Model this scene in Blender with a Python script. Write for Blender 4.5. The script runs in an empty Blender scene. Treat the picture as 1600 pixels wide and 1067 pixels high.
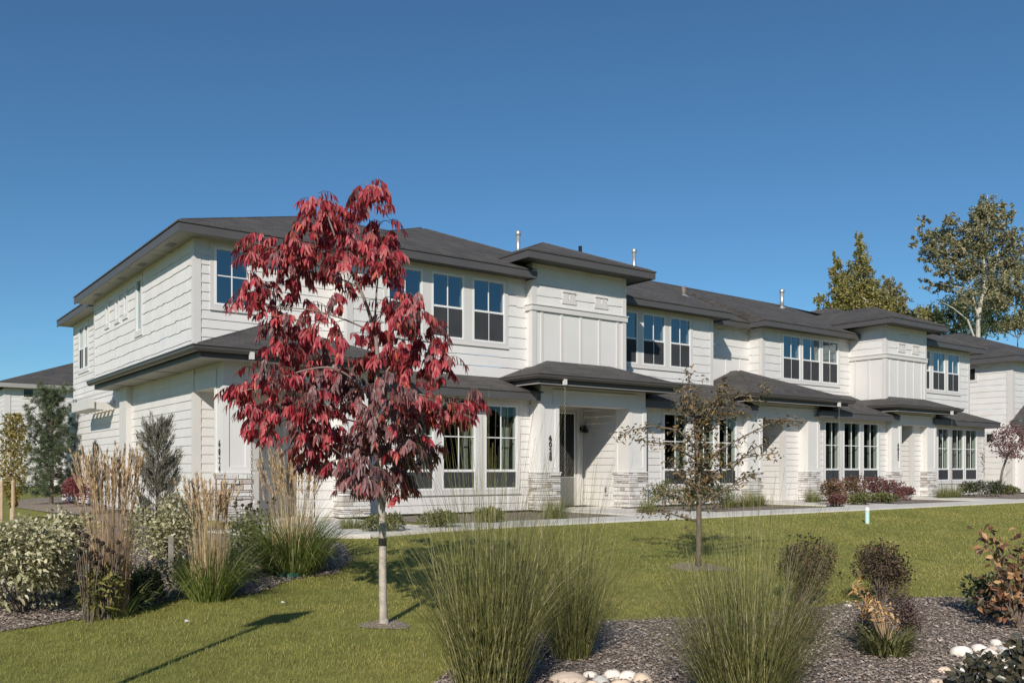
import bpy, math, random
import numpy as np
from mathutils import Vector
sc = bpy.context.scene
col = sc.collection
R = math.radians
random.seed(7); rng = np.random.default_rng(7)
# ------------------------------------------------------------------ camera frame
F_PX, HOR, CXP = 1404.0, 733.0, 800.0
EYE = 0.95
AZ = math.atan2(1880, 1404)
VX, VY = math.cos(AZ), math.sin(AZ)
RX, RY = VY, -VX
CAMX, CAMY = -5.5494, -17.8220

def gz(x, y):
    """height of the ground: flat at the house, falling gently to the street"""
    s = np.maximum(-5.3 - y, 0.0)
    z = -0.06 - 0.56 * (1 - np.exp(-s / 4.0))
    z = z + 0.02 * np.sin(x * 0.9 + 1.3) * np.sin(y * 0.7) * np.minimum(s / 3.0, 1.0)
    m = np.exp(-(((x - 6.6) / 2.6) ** 2 + ((y + 12.6) / 1.9) ** 2))
    z = z + 0.16 * m
    return z

def at(px, py):
    """ground point seen at a pixel of the 1600 px photograph"""
    l = (px - CXP) / F_PX; u = (HOR - py) / F_PX
    dx, dy = VX + l * RX, VY + l * RY
    t = 3.0
    while t < 90:
        if EYE + u * t <= gz(CAMX + dx * t, CAMY + dy * t): break
        t += 0.02
    return CAMX + dx * t, CAMY + dy * t, t

def ray_at(px, py, d):
    l = (px - CXP) / F_PX; u = (HOR - py) / F_PX
    return Vector((CAMX + (VX + l * RX) * d, CAMY + (VY + l * RY) * d, EYE + u * d))

# ------------------------------------------------------------------ materials
MATS = {}
def new_mat(name):
    m = bpy.data.materials.new(name); m.use_nodes = True
    nt = m.node_tree
    b = nt.nodes['Principled BSDF']
    MATS[name] = m
    return m, nt, b

def ramp(nt, stops):
    r = nt.nodes.new('ShaderNodeValToRGB')
    el = r.color_ramp.elements
    while len(el) < len(stops): el.new(0.5)
    for e, (p, c) in zip(el, stops):
        e.position = p; e.color = (*c, 1)
    return r

def noise(nt, scale, detail=4, coord='Object', rough=0.6):
    tc = nt.nodes.new('ShaderNodeTexCoord'); n = nt.nodes.new('ShaderNodeTexNoise')
    n.inputs['Scale'].default_value = scale; n.inputs['Detail'].default_value = detail
    n.inputs['Roughness'].default_value = rough
    nt.links.new(tc.outputs[coord], n.inputs['Vector'])
    return n

def bump(nt, b, src, strength, dist=0.01):
    bm = nt.nodes.new('ShaderNodeBump')
    bm.inputs['Strength'].default_value = strength; bm.inputs['Distance'].default_value = dist
    nt.links.new(src, bm.inputs['Height']); nt.links.new(bm.outputs[0], b.inputs['Normal'])

def plain(name, c, rough=0.6, var=0.12, scale=3.0, metal=0.0, bscale=None, bstr=0.2, spec=0.5):
    m, nt, b = new_mat(name)
    n = noise(nt, scale)
    lo = tuple(max(0, x * (1 - var)) for x in c); hi = tuple(min(1, x * (1 + var)) for x in c)
    r = ramp(nt, [(0.3, lo), (0.7, hi)])
    nt.links.new(n.outputs['Fac'], r.inputs[0]); nt.links.new(r.outputs[0], b.inputs['Base Color'])
    b.inputs['Roughness'].default_value = rough; b.inputs['Metallic'].default_value = metal
    b.inputs['Specular IOR Level'].default_value = spec
    if bscale:
        n2 = noise(nt, bscale, 6); bump(nt, b, n2.outputs['Fac'], bstr)
    return m

def island(name, stops, rough=0.6, spec=0.3, trans=0.0, hueobj=None, bscale=None, bstr=0.4):
    """colour picked per loose piece (leaf, blade, stone) along a ramp"""
    m, nt, b = new_mat(name)
    g = nt.nodes.new('ShaderNodeNewGeometry')
    r = ramp(nt, stops); r.color_ramp.interpolation = 'LINEAR'
    nt.links.new(g.outputs['Random Per Island'], r.inputs[0])
    src = r.outputs[0]
    if hueobj:
        # broad colour change through the crown (object space noise)
        n = noise(nt, hueobj[0], 2); r2 = ramp(nt, hueobj[1])
        nt.links.new(n.outputs['Fac'], r2.inputs[0])
        mx = nt.nodes.new('ShaderNodeMix'); mx.data_type = 'RGBA'; mx.blend_type = 'MULTIPLY'
        mx.inputs['Factor'].default_value = 1.0
        nt.links.new(src, mx.inputs[6]); nt.links.new(r2.outputs[0], mx.inputs[7])
        src = mx.outputs[2]
    nt.links.new(src, b.inputs['Base Color'])
    b.inputs['Roughness'].default_value = rough; b.inputs['Specular IOR Level'].default_value = spec
    if bscale:
        n2 = noise(nt, bscale, 6); bump(nt, b, n2.outputs['Fac'], bstr, 0.02)
    if trans > 0:
        out = nt.nodes['Material Output']
        t = nt.nodes.new('ShaderNodeBsdfTranslucent'); nt.links.new(src, t.inputs['Color'])
        ms = nt.nodes.new('ShaderNodeMixShader'); ms.inputs[0].default_value = trans
        nt.links.new(b.outputs[0], ms.inputs[1]); nt.links.new(t.outputs[0], ms.inputs[2])
        nt.links.new(ms.outputs[0], out.inputs['Surface'])
    return m

SIDING = plain('siding_paint', (0.70, 0.675, 0.64), 0.55, 0.05, 1.3, bscale=60, bstr=0.06)
SHAKE = plain('shake_paint', (0.71, 0.69, 0.66), 0.6, 0.05, 2.0, bscale=45, bstr=0.12)
TRIM = plain('trim_paint', (0.64, 0.615, 0.58), 0.5, 0.04, 1.0, bscale=70, bstr=0.04)
PANEL = plain('panel_paint', (0.70, 0.68, 0.645), 0.55, 0.04, 0.8, bscale=70, bstr=0.04)
VINYL = plain('white_vinyl', (0.80, 0.79, 0.77), 0.35, 0.02, 1.0)
FASCIA = plain('fascia_paint', (0.090, 0.085, 0.084), 0.5, 0.06, 2.0)
GUTTER = plain('gutter_metal', (0.090, 0.083, 0.078), 0.4, 0.06, 2.0)
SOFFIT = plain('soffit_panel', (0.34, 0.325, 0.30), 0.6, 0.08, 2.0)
SOFFIT_SHADED = plain('shaded_soffit', (0.085, 0.080, 0.078), 0.6, 0.08, 2.0)  # soffit of front eaves and porches, their deep shade put into the colour
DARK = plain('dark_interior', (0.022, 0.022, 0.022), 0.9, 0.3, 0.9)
JAMB = plain('jamb_white', (0.62, 0.62, 0.58), 0.6, 0.03, 1.0)
SCREEN = plain('insect_screen', (0.048, 0.051, 0.055), 0.85, 0.15, 2.0, spec=0.2)
CURTAIN = plain('curtain_cloth', (0.26, 0.27, 0.24), 0.8, 0.15, 5.0)
BLACKM = plain('black_metal', (0.02, 0.018, 0.017), 0.35, 0.1, 5.0)
CHAIN = plain('chain_bronze', (0.11, 0.095, 0.08), 0.4, 0.2, 8.0, metal=0.4)
GALV = plain('galvanised_steel', (0.62, 0.62, 0.61), 0.38, 0.1, 6.0, metal=0.7)
LEAD = plain('lead_flashing', (0.19, 0.15, 0.12), 0.6, 0.1, 5.0)
DOORM = plain('door_paint', (0.48, 0.46, 0.43), 0.45, 0.04, 1.0)
CONC = plain('concrete', (0.66, 0.625, 0.56), 0.85, 0.08, 2.2, bscale=90, bstr=0.15)
BARK_PALE = plain('pale_bark', (0.46, 0.40, 0.33), 0.85, 0.25, 14.0, bscale=40, bstr=0.5)
BARK_BROWN = plain('brown_bark', (0.17, 0.13, 0.10), 0.9, 0.3, 12.0, bscale=40, bstr=0.5)
BARK_WHITE = plain('cottonwood_bark', (0.50, 0.47, 0.39), 0.85, 0.22, 3.0, bscale=12, bstr=0.4)
WOOD = plain('stake_wood', (0.50, 0.36, 0.22), 0.8, 0.15, 14.0)
OLDWOOD = plain('weathered_wood', (0.33, 0.29, 0.25), 0.85, 0.2, 20.0)
PIPE = plain('pale_teal_plastic', (0.52, 0.74, 0.70), 0.5, 0.05, 3.0)
PIPECAP = plain('white_plastic', (0.80, 0.80, 0.77), 0.5, 0.04, 3.0)
LIDG = plain('green_plastic', (0.03, 0.09, 0.06), 0.55, 0.1, 5.0)
PAPER = plain('white_paper', (0.75, 0.73, 0.68), 0.8, 0.04, 2.0)

def glass(name, fac, tint):
    m, nt, b = new_mat(name)
    nt.nodes.remove(b); out = nt.nodes['Material Output']
    tr = nt.nodes.new('ShaderNodeBsdfTransparent'); tr.inputs[0].default_value = (*tint, 1)
    gl = nt.nodes.new('ShaderNodeBsdfGlossy'); gl.inputs['Roughness'].default_value = 0.015
    gl.inputs['Color'].default_value = (0.80, 0.96, 1.0, 1)
    lw0 = nt.nodes.new('ShaderNodeLayerWeight'); lw0.inputs['Blend'].default_value = 0.5
    lw = nt.nodes.new('ShaderNodeMath'); lw.operation = 'POWER'; lw.inputs[1].default_value = 5.0; nt.links.new(lw0.outputs['Facing'], lw.inputs[0])
    ma = nt.nodes.new('ShaderNodeMath'); ma.operation = 'MULTIPLY_ADD'
    ma.inputs[1].default_value = 0.9; ma.inputs[2].default_value = fac; ma.use_clamp = True
    n = noise(nt, 1.4, 2)
    bm = nt.nodes.new('ShaderNodeBump'); bm.inputs['Strength'].default_value = 0.03; bm.inputs['Distance'].default_value = 0.05
    nt.links.new(n.outputs['Fac'], bm.inputs['Height']); nt.links.new(bm.outputs[0], gl.inputs['Normal'])
    mx = nt.nodes.new('ShaderNodeMixShader')
    nt.links.new(lw.outputs[0], ma.inputs[0]); nt.links.new(ma.outputs[0], mx.inputs[0])
    nt.links.new(tr.outputs[0], mx.inputs[1]); nt.links.new(gl.outputs[0], mx.inputs[2])
    nt.links.new(mx.outputs[0], out.inputs['Surface'])
    return m
GLASS_UP = glass('coated_glass', 0.24, (0.55, 0.6, 0.62))
GLASS_LOW = glass('clear_glass', 0.075, (0.72, 0.78, 0.74))

def shingle_mat():
    m, nt, b = new_mat('asphalt_shingles')
    tc = nt.nodes.new('ShaderNodeTexCoord')
    br = nt.nodes.new('ShaderNodeTexBrick')
    br.inputs['Scale'].default_value = 1.0; br.inputs['Brick Width'].default_value = 0.30
    br.inputs['Row Height'].default_value = 0.14; br.inputs['Mortar Size'].default_value = 0.006
    br.inputs['Color1'].default_value = (0.078, 0.073, 0.070, 1); br.inputs['Color2'].default_value = (0.112, 0.105, 0.098, 1)
    br.inputs['Mortar'].default_value = (0.045, 0.043, 0.042, 1); br.inputs['Bias'].default_value = 0.1
    nt.links.new(tc.outputs['UV'], br.inputs['Vector'])
    n = noise(nt, 1.1, 5); r = ramp(nt, [(0.3, (0.78, 0.78, 0.79)), (0.7, (1.12, 1.09, 1.04))])
    n2 = noise(nt, 55, 3); r2 = ramp(nt, [(0.3, (0.7, 0.7, 0.7)), (0.7, (1.25, 1.25, 1.25))])
    nt.links.new(n.outputs['Fac'], r.inputs[0]); nt.links.new(n2.outputs['Fac'], r2.inputs[0])
    mx = nt.nodes.new('ShaderNodeMix'); mx.data_type = 'RGBA'; mx.blend_type = 'MULTIPLY'; mx.inputs['Factor'].default_value = 1
    mx2 = nt.nodes.new('ShaderNodeMix'); mx2.data_type = 'RGBA'; mx2.blend_type = 'MULTIPLY'; mx2.inputs['Factor'].default_value = 1
    nt.links.new(br.outputs['Color'], mx.inputs[6]); nt.links.new(r.outputs[0], mx.inputs[7])
    nt.links.new(mx.outputs[2], mx2.inputs[6]); nt.links.new(r2.outputs[0], mx2.inputs[7])
    nt.links.new(mx2.outputs[2], b.inputs['Base Color'])
    b.inputs['Roughness'].default_value = 0.9; b.inputs['Specular IOR Level'].default_value = 0.25
    bump(nt, b, br.outputs['Fac'], -0.5, 0.01)
    return m
ROOF = shingle_mat()
STONE = island('ledge_stone', [(0, (0.38, 0.33, 0.29)), (0.22, (0.62, 0.585, 0.545)), (0.5, (0.76, 0.74, 0.70)), (0.75, (0.62, 0.60, 0.575)), (0.92, (0.72, 0.67, 0.61)), (1, (0.42, 0.36, 0.32))], 0.85, bscale=25, bstr=0.8)

# ------------------------------------------------------------------ mesh builder
class MB:
    def __init__(s): s.v = []; s.f = []
    def quad(s, *p):
        i = len(s.v); s.v += [tuple(q) for q in p]; s.f.append(tuple(range(i, i + len(p))))
    def box(s, x0, x1, y0, y1, z0, z1):
        if x0 > x1: x0, x1 = x1, x0
        if y0 > y1: y0, y1 = y1, y0
        if z0 > z1: z0, z1 = z1, z0
        i = len(s.v)
        s.v += [(x0, y0, z0), (x1, y0, z0), (x1, y1, z0), (x0, y1, z0), (x0, y0, z1), (x1, y0, z1), (x1, y1, z1), (x0, y1, z1)]
        s.f += [tuple(i + k for k in q) for q in ((0, 3, 2, 1), (4, 5, 6, 7), (0, 1, 5, 4), (1, 2, 6, 5), (2, 3, 7, 6), (3, 0, 4, 7))]
    def pbox(s, ax, pl, u0, u1, z0, z1, o0, o1):
        """box on a wall plane: offsets o outward (towards -Y or -X)"""
        if ax == 'y': s.box(u0, u1, pl - o1, pl - o0, z0, z1)
        elif ax == 'x': s.box(pl - o1, pl - o0, u0, u1, z0, z1)
        else: s.box(pl + o0, pl + o1, u0, u1, z0, z1)
    def tube(s, pts, rad, n=8, cap=True):
        pts = [Vector(p) for p in pts]
        rads = rad if isinstance(rad, (list, tuple)) else [rad] * len(pts)
        base = len(s.v); prev = None
        for k, p in enumerate(pts):
            d = (pts[min(k + 1, len(pts) - 1)] - pts[max(k - 1, 0)])
            d = d.normalized() if d.length > 1e-9 else Vector((0, 0, 1))
            if prev is None:
                a = Vector((1, 0, 0)) if abs(d.x) < 0.9 else Vector((0, 1, 0))
                u = d.cross(a).normalized()
            else:
                u = (prev - d * prev.dot(d)).normalized()
            prev = u; w = d.cross(u)
            for j in range(n):
                t = 2 * math.pi * j / n
                s.v.append(tuple(p + (u * math.cos(t) + w * math.sin(t)) * rads[k]))
        for k in range(len(pts) - 1):
            for j in range(n):
                a = base + k * n + j; b = base + k * n + (j + 1) % n
                s.f.append((a, b, b + n, a + n))
        if cap:
            s.f.append(tuple(base + j for j in range(n))[::-1])
            s.f.append(tuple(base + (len(pts) - 1) * n + j for j in range(n)))
    def build(s, name, mat, parent=None, uv=False, smooth=False, bevel=0):
        me = bpy.data.meshes.new(name)
        me.from_pydata(s.v, [], s.f); me.update()
        me.materials.append(mat)
        if uv:
            ul = me.uv_layers.new(name='UVMap')
            for p in me.polygons:
                n = p.normal
                h = Vector((0, 0, 1)).cross(n)
                h = h.normalized() if h.length > 1e-3 else Vector((1, 0, 0))
                sl = n.cross(h)
                for li in p.loop_indices:
                    co = me.vertices[me.loops[li].vertex_index].co
                    ul.data[li].uv = (co.dot(h), co.dot(sl))
        if smooth:
            for p in me.polygons: p.use_smooth = True
        o = bpy.data.objects.new(name, me); col.objects.link(o)
        if parent: o.parent = parent; o.matrix_parent_inverse = parent.matrix_world.inverted()
        if bevel:
            b = o.modifiers.new('bevel', 'BEVEL'); b.width = bevel; b.segments = 2; b.limit_method = 'ANGLE'
        return o

def build_np(name, verts, faces, mat, parent=None, smooth=False):
    """big triangle mesh from arrays"""
    me = bpy.data.meshes.new(name)
    nv, nf = len(verts), len(faces)
    me.vertices.add(nv); me.vertices.foreach_set('co', np.ascontiguousarray(verts, dtype=np.float32).ravel())
    me.loops.add(nf * 3); me.loops.foreach_set('vertex_index', np.ascontiguousarray(faces, dtype=np.int32).ravel())
    me.polygons.add(nf)
    me.polygons.foreach_set('loop_start', np.arange(0, nf * 3, 3, dtype=np.int32))
    me.polygons.foreach_set('loop_total', np.full(nf, 3, dtype=np.int32))
    if smooth: me.polygons.foreach_set('use_smooth', np.ones(nf, dtype=bool))
    me.update(calc_edges=True); me.validate()
    me.materials.append(mat)
    o = bpy.data.objects.new(name, me); col.objects.link(o)
    if parent: o.parent = parent; o.matrix_parent_inverse = parent.matrix_world.inverted()
    return o

def tag(o, label=None, cat=None, group=None, kind=None):
    if label: o['label'] = label
    if cat: o['category'] = cat
    if group: o['group'] = group
    if kind: o['kind'] = kind
    return o

def empty(name, loc, label, cat, group=None):
    o = bpy.data.objects.new(name, None); col.objects.link(o); o.location = loc
    o.empty_display_size = 0.2
    bpy.context.view_layer.update()
    return tag(o, label, cat, group)
# ================================================================== THE BUILDING
def lap_wall(mb, ax, pl, u0, u1, z0, z1, expo, openings=(), shake=False, seed=0):
    """rows of overlapping boards; shake = pieces of random width with ragged butts"""
    rr = random.Random(seed)
    def pt(u, z, o):
        return (u, pl - o, z) if ax == 'y' else ((pl - o, u, z) if ax == 'x' else (pl + o, u, z))
    z = z0; zs = sorted(set([z0, z1] + [q for o in openings for q in (o[2], o[3]) if z0 < q < z1]))
    while z < z1 - 1e-4:
        zt = min(z + expo, z1)
        cuts = [z] + [q for q in zs if z < q < zt] + [zt]
        # pieces along the row
        if shake:
            us = [u0]
            while us[-1] < u1: us.append(us[-1] + rr.uniform(0.16, 0.42))
            us[-1] = u1
            drops = [rr.uniform(-0.016, 0.010) for _ in us]
        else:
            us = [u0]
            while u1 - us[-1] > 4.2: us.append(us[-1] + rr.uniform(1.6, 3.7))
            us.append(u1); drops = [0] * len(us)
        for a, b in zip(cuts[:-1], cuts[1:]):
            blk = sorted([(max(o[0], u0), min(o[1], u1)) for o in openings if o[2] < (a + b) / 2 < o[3] and o[1] > u0 and o[0] < u1])
            for k in range(len(us) - 1):
                segs = []; s = us[k]
                for p, q in blk:
                    if q <= s or p >= us[k + 1]: continue
                    if p > s: segs.append((s, p))
                    s = max(s, q)
                if s < us[k + 1]: segs.append((s, us[k + 1] - (.004 if not shake and us[k + 1] < u1 - .01 else 0)))
                for p, q in segs:
                    def off(zz): return 0.020 - 0.015 * (zz - z) / expo
                    lo = a + (drops[k] if abs(a - z) < 1e-6 and z > z0 + .01 else 0)
                    e = 0.0005 * (k % 3)
                    mb.quad(pt(p, lo, off(a) + e), pt(q, lo, off(a) + e), pt(q, b, off(b) + e), pt(p, b, off(b) + e))
                    if abs(a - z) < 1e-6:
                        mb.quad(pt(p, lo, off(a) + e), pt(q, lo, off(a) + e), pt(q, lo + .004, -0.004), pt(p, lo + .004, -0.004))
        z = zt

def window(par, ax, pl, u0, u1, z0, z1, style, lowglass, seed=0, curtain=True, jm=None):
    """vinyl window: frame and muntins, glass, insect screen, lit jambs and dark room behind"""
    f = MB(); fw = 0.045; o0, o1 = -0.06, 0.030
    B = lambda m, a, b, c, d, p, q: m.pbox(ax, pl, a, b, c, d, p, q)
    B(f, u0, u0 + fw, z0, z1, o0, o1); B(f, u1 - fw, u1, z0, z1, o0, o1)
    B(f, u0 + fw, u1 - fw, z1 - fw, z1, o0, o1 - .001); B(f, u0 + fw, u1 - fw, z0, z0 + fw, o0, o1 - .001)
    um = (u0 + u1) / 2; mw = 0.011
    gi0, gi1, gz0, gz1 = u0 + fw, u1 - fw, z0 + fw, z1 - fw
    scr = None
    if style == 'hung':
        zm = z0 + (z1 - z0) * 0.485
        B(f, gi0, gi1, zm - .022, zm + .022, -0.05, 0.020)
        B(f, um - mw, um + mw, zm + .022, gz1, -0.016, 0.004)
        B(f, um - mw * .8, um + mw * .8, gz0, zm - .022, -0.030, 0.0125)
        scr = (gi0 + .006, gi1 - .006, gz0 + .006, zm - .024)
    elif style == 'tall':
        zr = z0 + 0.43
        B(f, gi0, gi1, zr - .028, zr + .028, -0.05, 0.022)
        zq = zr + (z1 - zr) * 0.50
        B(f, um - mw, um + mw, zr + .028, gz1, -0.016, 0.004)
        B(f, gi0, um - mw, zq - mw, zq + mw, -0.016, 0.0035); B(f, um + mw, gi1, zq - mw, zq + mw, -0.016, 0.0035)
        scr = (gi0 + .006, gi1 - .006, gz0 + .006, zr - .03)
    elif style == 'cross':
        zq = (z0 + z1) / 2 + .02
        B(f, um - mw, um + mw, gz0, gz1, -0.016, 0.004)
        B(f, gi0, um - mw, zq - mw, zq + mw, -0.016, 0.0035); B(f, um + mw, gi1, zq - mw, zq + mw, -0.016, 0.0035)
    w = f.build('window', VINYL, par)
    g = MB(); gl = -0.008
    if ax == 'y': g.quad((gi0, pl - gl, gz0), (gi1, pl - gl, gz0), (gi1, pl - gl, gz1), (gi0, pl - gl, gz1))
    else: g.quad((pl - gl, gi1, gz0), (pl - gl, gi0, gz0), (pl - gl, gi0, gz1), (pl - gl, gi1, gz1))
    g.build('pane', GLASS_LOW if lowglass else GLASS_UP, w)
    if scr:
        s = MB(); so = 0.010
        if ax == 'y': s.quad((scr[0], pl - so, scr[2]), (scr[1], pl - so, scr[2]), (scr[1], pl - so, scr[3]), (scr[0], pl - so, scr[3]))
        else: s.quad((pl - so, scr[0], scr[2]), (pl - so, scr[1], scr[2]), (pl - so, scr[1], scr[3]), (pl - so, scr[0], scr[3]))
        s.build('insect_screen', SCREEN, w)
    # jambs: white returns behind the glass
    j = MB(); D = 0.17
    def P(u, z, d): return (u, pl + d, z) if ax == 'y' else (pl + d, u, z)
    j.quad(P(u0, z0, .06), P(u0, z1, .06), P(u0, z1, D), P(u0, z0, D)); j.quad(P(u1, z0, .06), P(u1, z1, .06), P(u1, z1, D), P(u1, z0, D))
    j.quad(P(u0, z0, .06), P(u1, z0, .06), P(u1, z0, D), P(u0, z0, D)); j.quad(P(u0, z1, .06), P(u1, z1, .06), P(u1, z1, D), P(u0, z1, D))
    j.build('jamb', jm or JAMB, w)
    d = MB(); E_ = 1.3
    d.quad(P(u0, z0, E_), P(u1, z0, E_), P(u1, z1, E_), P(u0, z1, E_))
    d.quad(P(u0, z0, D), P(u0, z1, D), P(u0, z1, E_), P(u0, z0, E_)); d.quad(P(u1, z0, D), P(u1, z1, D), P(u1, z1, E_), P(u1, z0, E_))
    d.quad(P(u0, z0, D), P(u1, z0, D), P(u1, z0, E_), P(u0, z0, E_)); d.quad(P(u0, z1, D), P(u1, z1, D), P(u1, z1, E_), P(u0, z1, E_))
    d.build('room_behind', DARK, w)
    if lowglass and curtain and ax == 'y':
        c = MB(); rr = random.Random(seed); n = 14; wdt = (u1 - u0) * rr.uniform(.16, .26)
        ua = u1 - .03 - wdt
        for k in range(n):
            a = ua + wdt * k / n; b2 = ua + wdt * (k + 1) / n
            da = .26 + .018 * math.sin(k * 1.9); db = .26 + .018 * math.sin((k + 1) * 1.9)
            c.quad(P(a, z0 + .05, da), P(b2, z0 + .05, db), P(b2, z1 - .03, db), P(a, z1 - .03, da))
        c.build('curtain', CURTAIN, w)
    return w

def casing(par, ax, pl, u0, u1, z0, z1, posts=(), cw=0.085, sill=True):
    """flat boards round a window group, with mullion boards and a projecting sill"""
    m = MB()
    B = lambda a, b, c, d, p, q: m.pbox(ax, pl, a, b, c, d, p, q)
    B(u0 - cw, u0, z0, z1, 0.0, 0.026); B(u1, u1 + cw, z0, z1, 0.0, 0.026)
    for a, b in posts: B(a, b, z0, z1, -.05, 0.0255)
    B(u0 - cw, u1 + cw, z1, z1 + cw, 0.0, 0.028)
    B(u0 - cw, u1 + cw, z0 - cw, z0, 0.0, 0.026)
    if sill: B(u0 - cw - .01, u1 + cw + .01, z0 - cw - .028, z0 - cw, 0.0, 0.045)
    return m.build('window_casing', TRIM, par)

def hip_roof(par, x0, x1, y0, y1, z, pitch, left='hip', right='hip', lip=0.035, name='roof'):
    """hip roof over [x0,x1], eave at y0, dying into a wall or ridge at y1"""
    m = MB(); W = x1 - x0; D = y1 - y0
    h = min(W / 2, D); zr = z + pitch * h
    if D >= W / 2:
        xm = (x0 + x1) / 2
        m.quad((x0, y0, z), (x1, y0, z), (xm, y0 + h, zr))
        m.quad((x0, y1, z), (x0, y0, z), (xm, y0 + h, zr), (xm, y1, zr))
        m.quad((x1, y0, z), (x1, y1, z), (xm, y1, zr), (xm, y0 + h, zr))
    else:
        m.quad((x0, y0, z), (x1, y0, z), (x1 - h, y1, zr), (x0 + h, y1, zr))
        m.quad((x0, y1, z), (x0, y0, z), (x0 + h, y1, zr)); m.quad((x1, y0, z), (x1, y1, z), (x1 - h, y1, zr))
    # shingle edge
    m.quad((x0, y0, z - lip), (x1, y0, z - lip), (x1, y0, z), (x0, y0, z))
    m.quad((x0, y1, z - lip), (x0, y0, z - lip), (x0, y0, z), (x0, y1, z)); m.quad((x1, y0, z - lip), (x1, y1, z - lip), (x1, y1, z), (x1, y0, z))
    return m.build(name, ROOF, par, uv=True)

def ridge_caps(par, lines):
    m = MB()
    for a, b in lines:
        a, b = Vector(a), Vector(b)
        d = (b - a).normalized() * .12; m.tube([a + d - Vector((0, 0, .032)), b - Vector((0, 0, .032))], 0.05, 6)
    return m.build('ridge_cap', ROOF, par, uv=True)

def eave(par, x0, x1, y0, y1, zt, h=0.20, dark=True):
    """fascia boards round an eave (front y0, sides back to y1) and a flat soffit up to the wall"""
    m = MB(); t = 0.03; g = 0.028
    m.box(x0, x1, y0, y0 + t, zt - h, zt - g)
    m.box(x0, x0 + t, y0 + t, y1, zt - h, zt - g)
    m.box(x1 - t, x1, y0 + t, y1, zt - h, zt - g)
    f = m.build('fascia', FASCIA, par)
    s = MB()
    s.box(x0 + t, x1 - t, y0 + t, y1, zt - h + .03, zt - h + .05)
    so = s.build('soffit', SOFFIT_SHADED if dark else SOFFIT, par)  # dark: the soffit with shade in its colour
    return f

def gutter_run(par, pts, zt):
    """K-style gutter along a polyline of eave corners (outer side to the left of travel = outward normal given)"""
    m = MB()
    prof = [(0.0, -0.11), (0.055, -0.11), (0.095, -0.065), (0.10, -0.02), (0.118, -0.018), (0.118, 0.0), (0.10, 0.0), (0.0, -0.004)]
    n = len(pts); rings = []
    for i, (x, y) in enumerate(pts):
        def nrm(a, b):
            dx, dy = b[0] - a[0], b[1] - a[1]; L = math.hypot(dx, dy); return (dy / L, -dx / L)
        if i == 0: nx, ny = nrm(pts[0], pts[1])
        elif i == n - 1: nx, ny = nrm(pts[-2], pts[-1])
        else:
            a = nrm(pts[i - 1], pts[i]); b = nrm(pts[i], pts[i + 1])
            nx, ny = a[0] + b[0], a[1] + b[1]
        rings.append([(x + nx * o, y + ny * o, zt + z) for o, z in prof])
    for a, b in zip(rings[:-1], rings[1:]):
        for k in range(len(prof)):
            k2 = (k + 1) % len(prof)
            m.quad(a[k], b[k], b[k2], a[k2])
    m.quad(*rings[0]); m.quad(*rings[-1][::-1])
    return m.build('gutter', GUTTER, par)

def stone_block(par, x0, x1, y0, y1, z0, z1, seed):
    """stacked ledgestone round a pillar foot"""
    rr = random.Random(seed); m = MB()
    m.box(x0 + .02, x1 - .02, y0 + .02, y1 - .02, z0, z1 - .01)
    z = z0
    while z < z1 - 0.012:
        h = rr.choice([.04, .055, .07, .09, .115]); h = min(h, z1 - z)
        if z1 - z - h < .025: h = z1 - z
        for side in ('f', 'l', 'r'):
            a, b = (x0, x1) if side == 'f' else (y0, y1)
            u = a
            while u < b - 1e-3:
                L = rr.uniform(.09, .34); e = min(u + L, b)
                if b - e < .06: e = b
                p = rr.uniform(0.0, .042); gp = .0055
                if side == 'f': m.box(u + gp, e - gp, y0 - p, y0 + .04, z + gp, z + h - gp)
                elif side == 'l': m.box(x0 - p, x0 + .04, u + gp, e - gp, z + gp, z + h - gp)
                else: m.box(x1 - .04, x1 + p, u + gp, e - gp, z + gp, z + h - gp)
                u = e
        z += h
    o = m.build('stone_base', STONE, par, bevel=0.005)
    c = MB(); c.box(x0 - .03, x1 + .03, y0 - .03, y1 + .03, z1, z1 + .03)
    c.build('stone_cap', TRIM, par)
    return o

def pillar(par, x0, x1, y0, y1, z1, seed):
    m = MB(); tw = .10; t = .018
    m.box(x0, x1, y0, y1, .89, z1)
    for a, b in ((x0 - t, x0 + tw), (x1 - tw, x1 + t)):
        m.box(a, b, y0 - t, y0, .89, z1)
    m.box(x0 - t, x0, y0, y0 + tw, .89, z1); m.box(x0 - t, x0, y1 - tw * .8, y1, .89, z1)
    m.box(x1, x1 + t, y0, y0 + tw, .89, z1)
    m.box(x0 + tw, x1 - tw, y0 - t + .002, y0, .89, 1.0)
    o = m.build('pillar', PANEL, par)
    stone_block(par, x0 - .03, x1 + .03, y0 - .03, y1 + .02, 0.0, .86, seed)
    return o

def text_obj(par, txts, x, y, z, size, step, ax):
    """house numbers, one under the other, as thin cut metal"""
    vs = []; fs = []
    for k, ch in enumerate(txts):
        c = bpy.data.curves.new('t', 'FONT'); c.body = ch; c.size = size; c.extrude = .006; c.align_x = 'CENTER'; c.offset = 0.001
        o = bpy.data.objects.new('t', c); col.objects.link(o)
        bpy.context.view_layer.update()
        me = o.evaluated_get(bpy.context.evaluated_depsgraph_get()).to_mesh()
        b = len(vs)
        for v in me.vertices:
            u, w, d = v.co
            if ax == 'y': vs.append((x + u, y - d, z - k * step + w))
            else: vs.append((x - d, y - u, z - k * step + w))
        for p in me.polygons: fs.append(tuple(b + i for i in p.vertices))
        bpy.data.objects.remove(o)
    m = MB(); m.v = vs; m.f = fs
    return m.build('house_number', BLACKM, par)

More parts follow.
